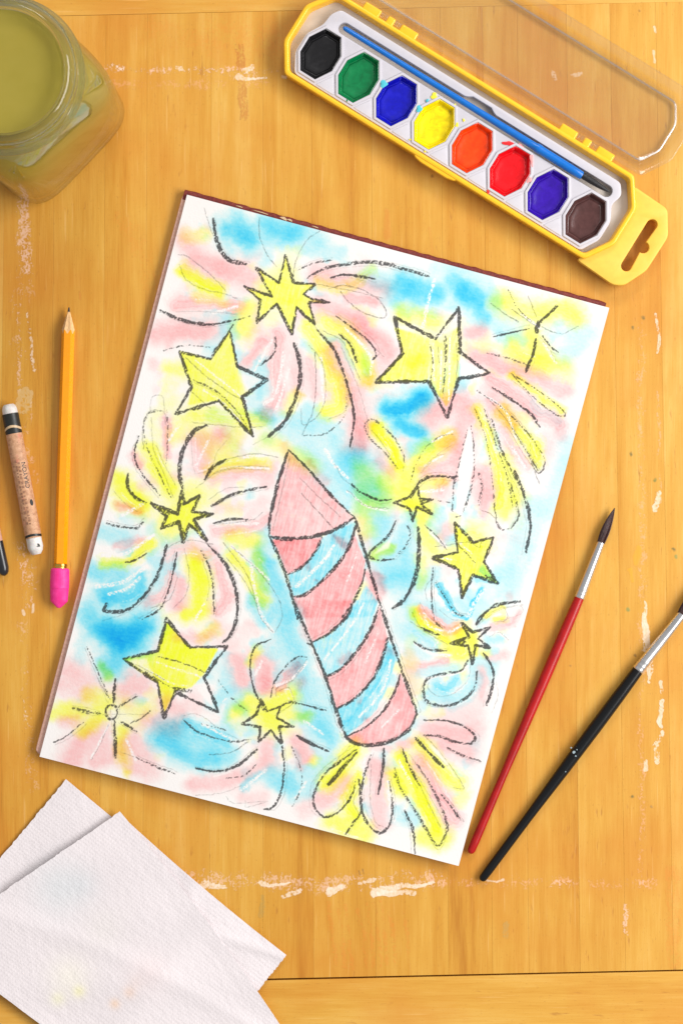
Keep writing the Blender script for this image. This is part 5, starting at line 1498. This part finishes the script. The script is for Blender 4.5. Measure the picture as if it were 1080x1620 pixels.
#@@ TOWEL
# ------------------------------------------------------------------ folded paper towel
def towel():
    root = thing("paper_towel", P(170, 1480), "folded white paper towel with faint paint stains in the bottom left corner", "paper towel")
    t = NT("towel_paper")
    at = t.n('Attribute', attribute_name='stain')
    v = t.coord((1, 1, 1), rot=(0, 0, .66))
    t.set(Base_Color=at.outputs['Color'], Roughness=.95, Specular_IOR_Level=.1)
    w1 = t.n('TexWave', wave_type='BANDS', bands_direction='X'); w2 = t.n('TexWave', wave_type='BANDS', bands_direction='Y')
    for wv in (w1, w2):
        wv.inputs['Scale'].default_value = 170
        wv.inputs['Distortion'].default_value = 1.2
        wv.inputs['Detail'].default_value = 2
        t.l(v, wv.inputs['Vector'])
    em = t.math('MULTIPLY', w1.outputs['Fac'], w2.outputs['Fac'])
    hgt = t.math('ADD', t.math('MULTIPLY', em, .22), t.math('MULTIPLY', t.noise(v, 300, 5, .7), 1.3))
    t.bump(hgt, .45, .0007)

    def stain_at(px, py):
        c = np.array((.745, .685, .70))
        for (x, y, r, col, a) in ((95, 1405, 55, (.62, .66, .68), .6), (130, 1400, 30, (.60, .64, .67), .4), (125, 1568, 12, (.86, .82, .36), .6), (92, 1580, 14, (.84, .82, .5), .5), (110, 1545, 40, (.85, .82, .66), .4),
                                  (205, 1570, 12, (.86, .55, .36), .4), (182, 1588, 10, (.88, .55, .3), .5), (215, 1555, 14, (.72, .56, .5), .3), (165, 1470, 40, (.75, .71, .68), .4), (235, 1540, 40, (.80, .66, .66), .4)):
            g = a * math.exp(-((px - x) ** 2 + (py - y) ** 2) / (r * r * .6))
            c = c * (1 - g) + np.array(col) * g
        return c

    def layer(corners, z, n, seed, curl=0.0, bow=0.0, rag=.6):
        rr = random.Random(seed)
        co = [np.array(c, float) for c in corners]
        ph = [rr.uniform(0, 6) for _ in range(6)]
        nz = np.random.RandomState(seed).rand(n + 1, n + 1)
        V, F, col = [], [], []
        for j in range(n + 1):
            for i in range(n + 1):
                u, w_ = i / n, j / n
                p = co[0] * (1 - u) * (1 - w_) + co[1] * u * (1 - w_) + co[2] * u * w_ + co[3] * (1 - u) * w_
                e = co[1] - co[0]
                nr = np.array((-e[1], e[0])) / np.hypot(*e)
                p = p - nr * bow * 4 * u * (1 - u) * (1 - w_)
                if i in (0, n) or j in (0, n):
                    p = p + (nz[j, i] - .5) * rag * 2
                edge = min(u, 1 - u, w_, 1 - w_)
                zz = z + .0005 * (1 + math.sin(u * 9 + ph[0]) * math.sin(w_ * 8 + ph[1])) + .00035 * (1 + math.sin(u * 23 + w_ * 9 + ph[2])) + .0002 * nz[j, i]
                zz += .0006 * math.exp(-((u * .7 + w_ - .75) / .06) ** 2) + .0005 * math.exp(-((u - .45 - w_ * .3) / .05) ** 2)
                zz += curl * max(0, .08 - edge) / .08
                V.append(P(p[0], p[1], zz))
                col.append((*stain_at(p[0], p[1]), 1))
        N = len(V)
        for j in range(n):
            for i in range(n):
                a = j * (n + 1) + i
                F.append((a, a + n + 1, a + n + 2, a + 1))
        V += [p - Vector((0, 0, .00028)) for p in V]
        F += [tuple(x + N for x in f[::-1]) for f in F]
        per = list(range(n + 1)) + [j * (n + 1) + n for j in range(1, n + 1)] + [n * (n + 1) + i for i in range(n - 1, -1, -1)] + [j * (n + 1) for j in range(n - 1, 0, -1)]
        for k in range(len(per)):
            a, b = per[k], per[(k + 1) % len(per)]
            F.append((a, b, b + N, a + N))
        o = mk("towel_layer", V, F, t.m, root, sharp=70)
        ca = o.data.color_attributes.new("stain", 'FLOAT_COLOR', 'POINT')
        ca.data.foreach_set("color", np.array(col + col, np.float32).ravel())
    layer([(105, 1233), (345, 1432), (120, 1650), (-110, 1490)], .0006, 70, 5, rag=.7)
    layer([(189, 1287), (453, 1511), (372, 1612), (40, 1500)], .0020, 70, 8, bow=-4)
    layer([(190, 1284), (476, 1672), (230, 1745), (-110, 1490)], .0036, 90, 12, .0004, bow=8)


towel()
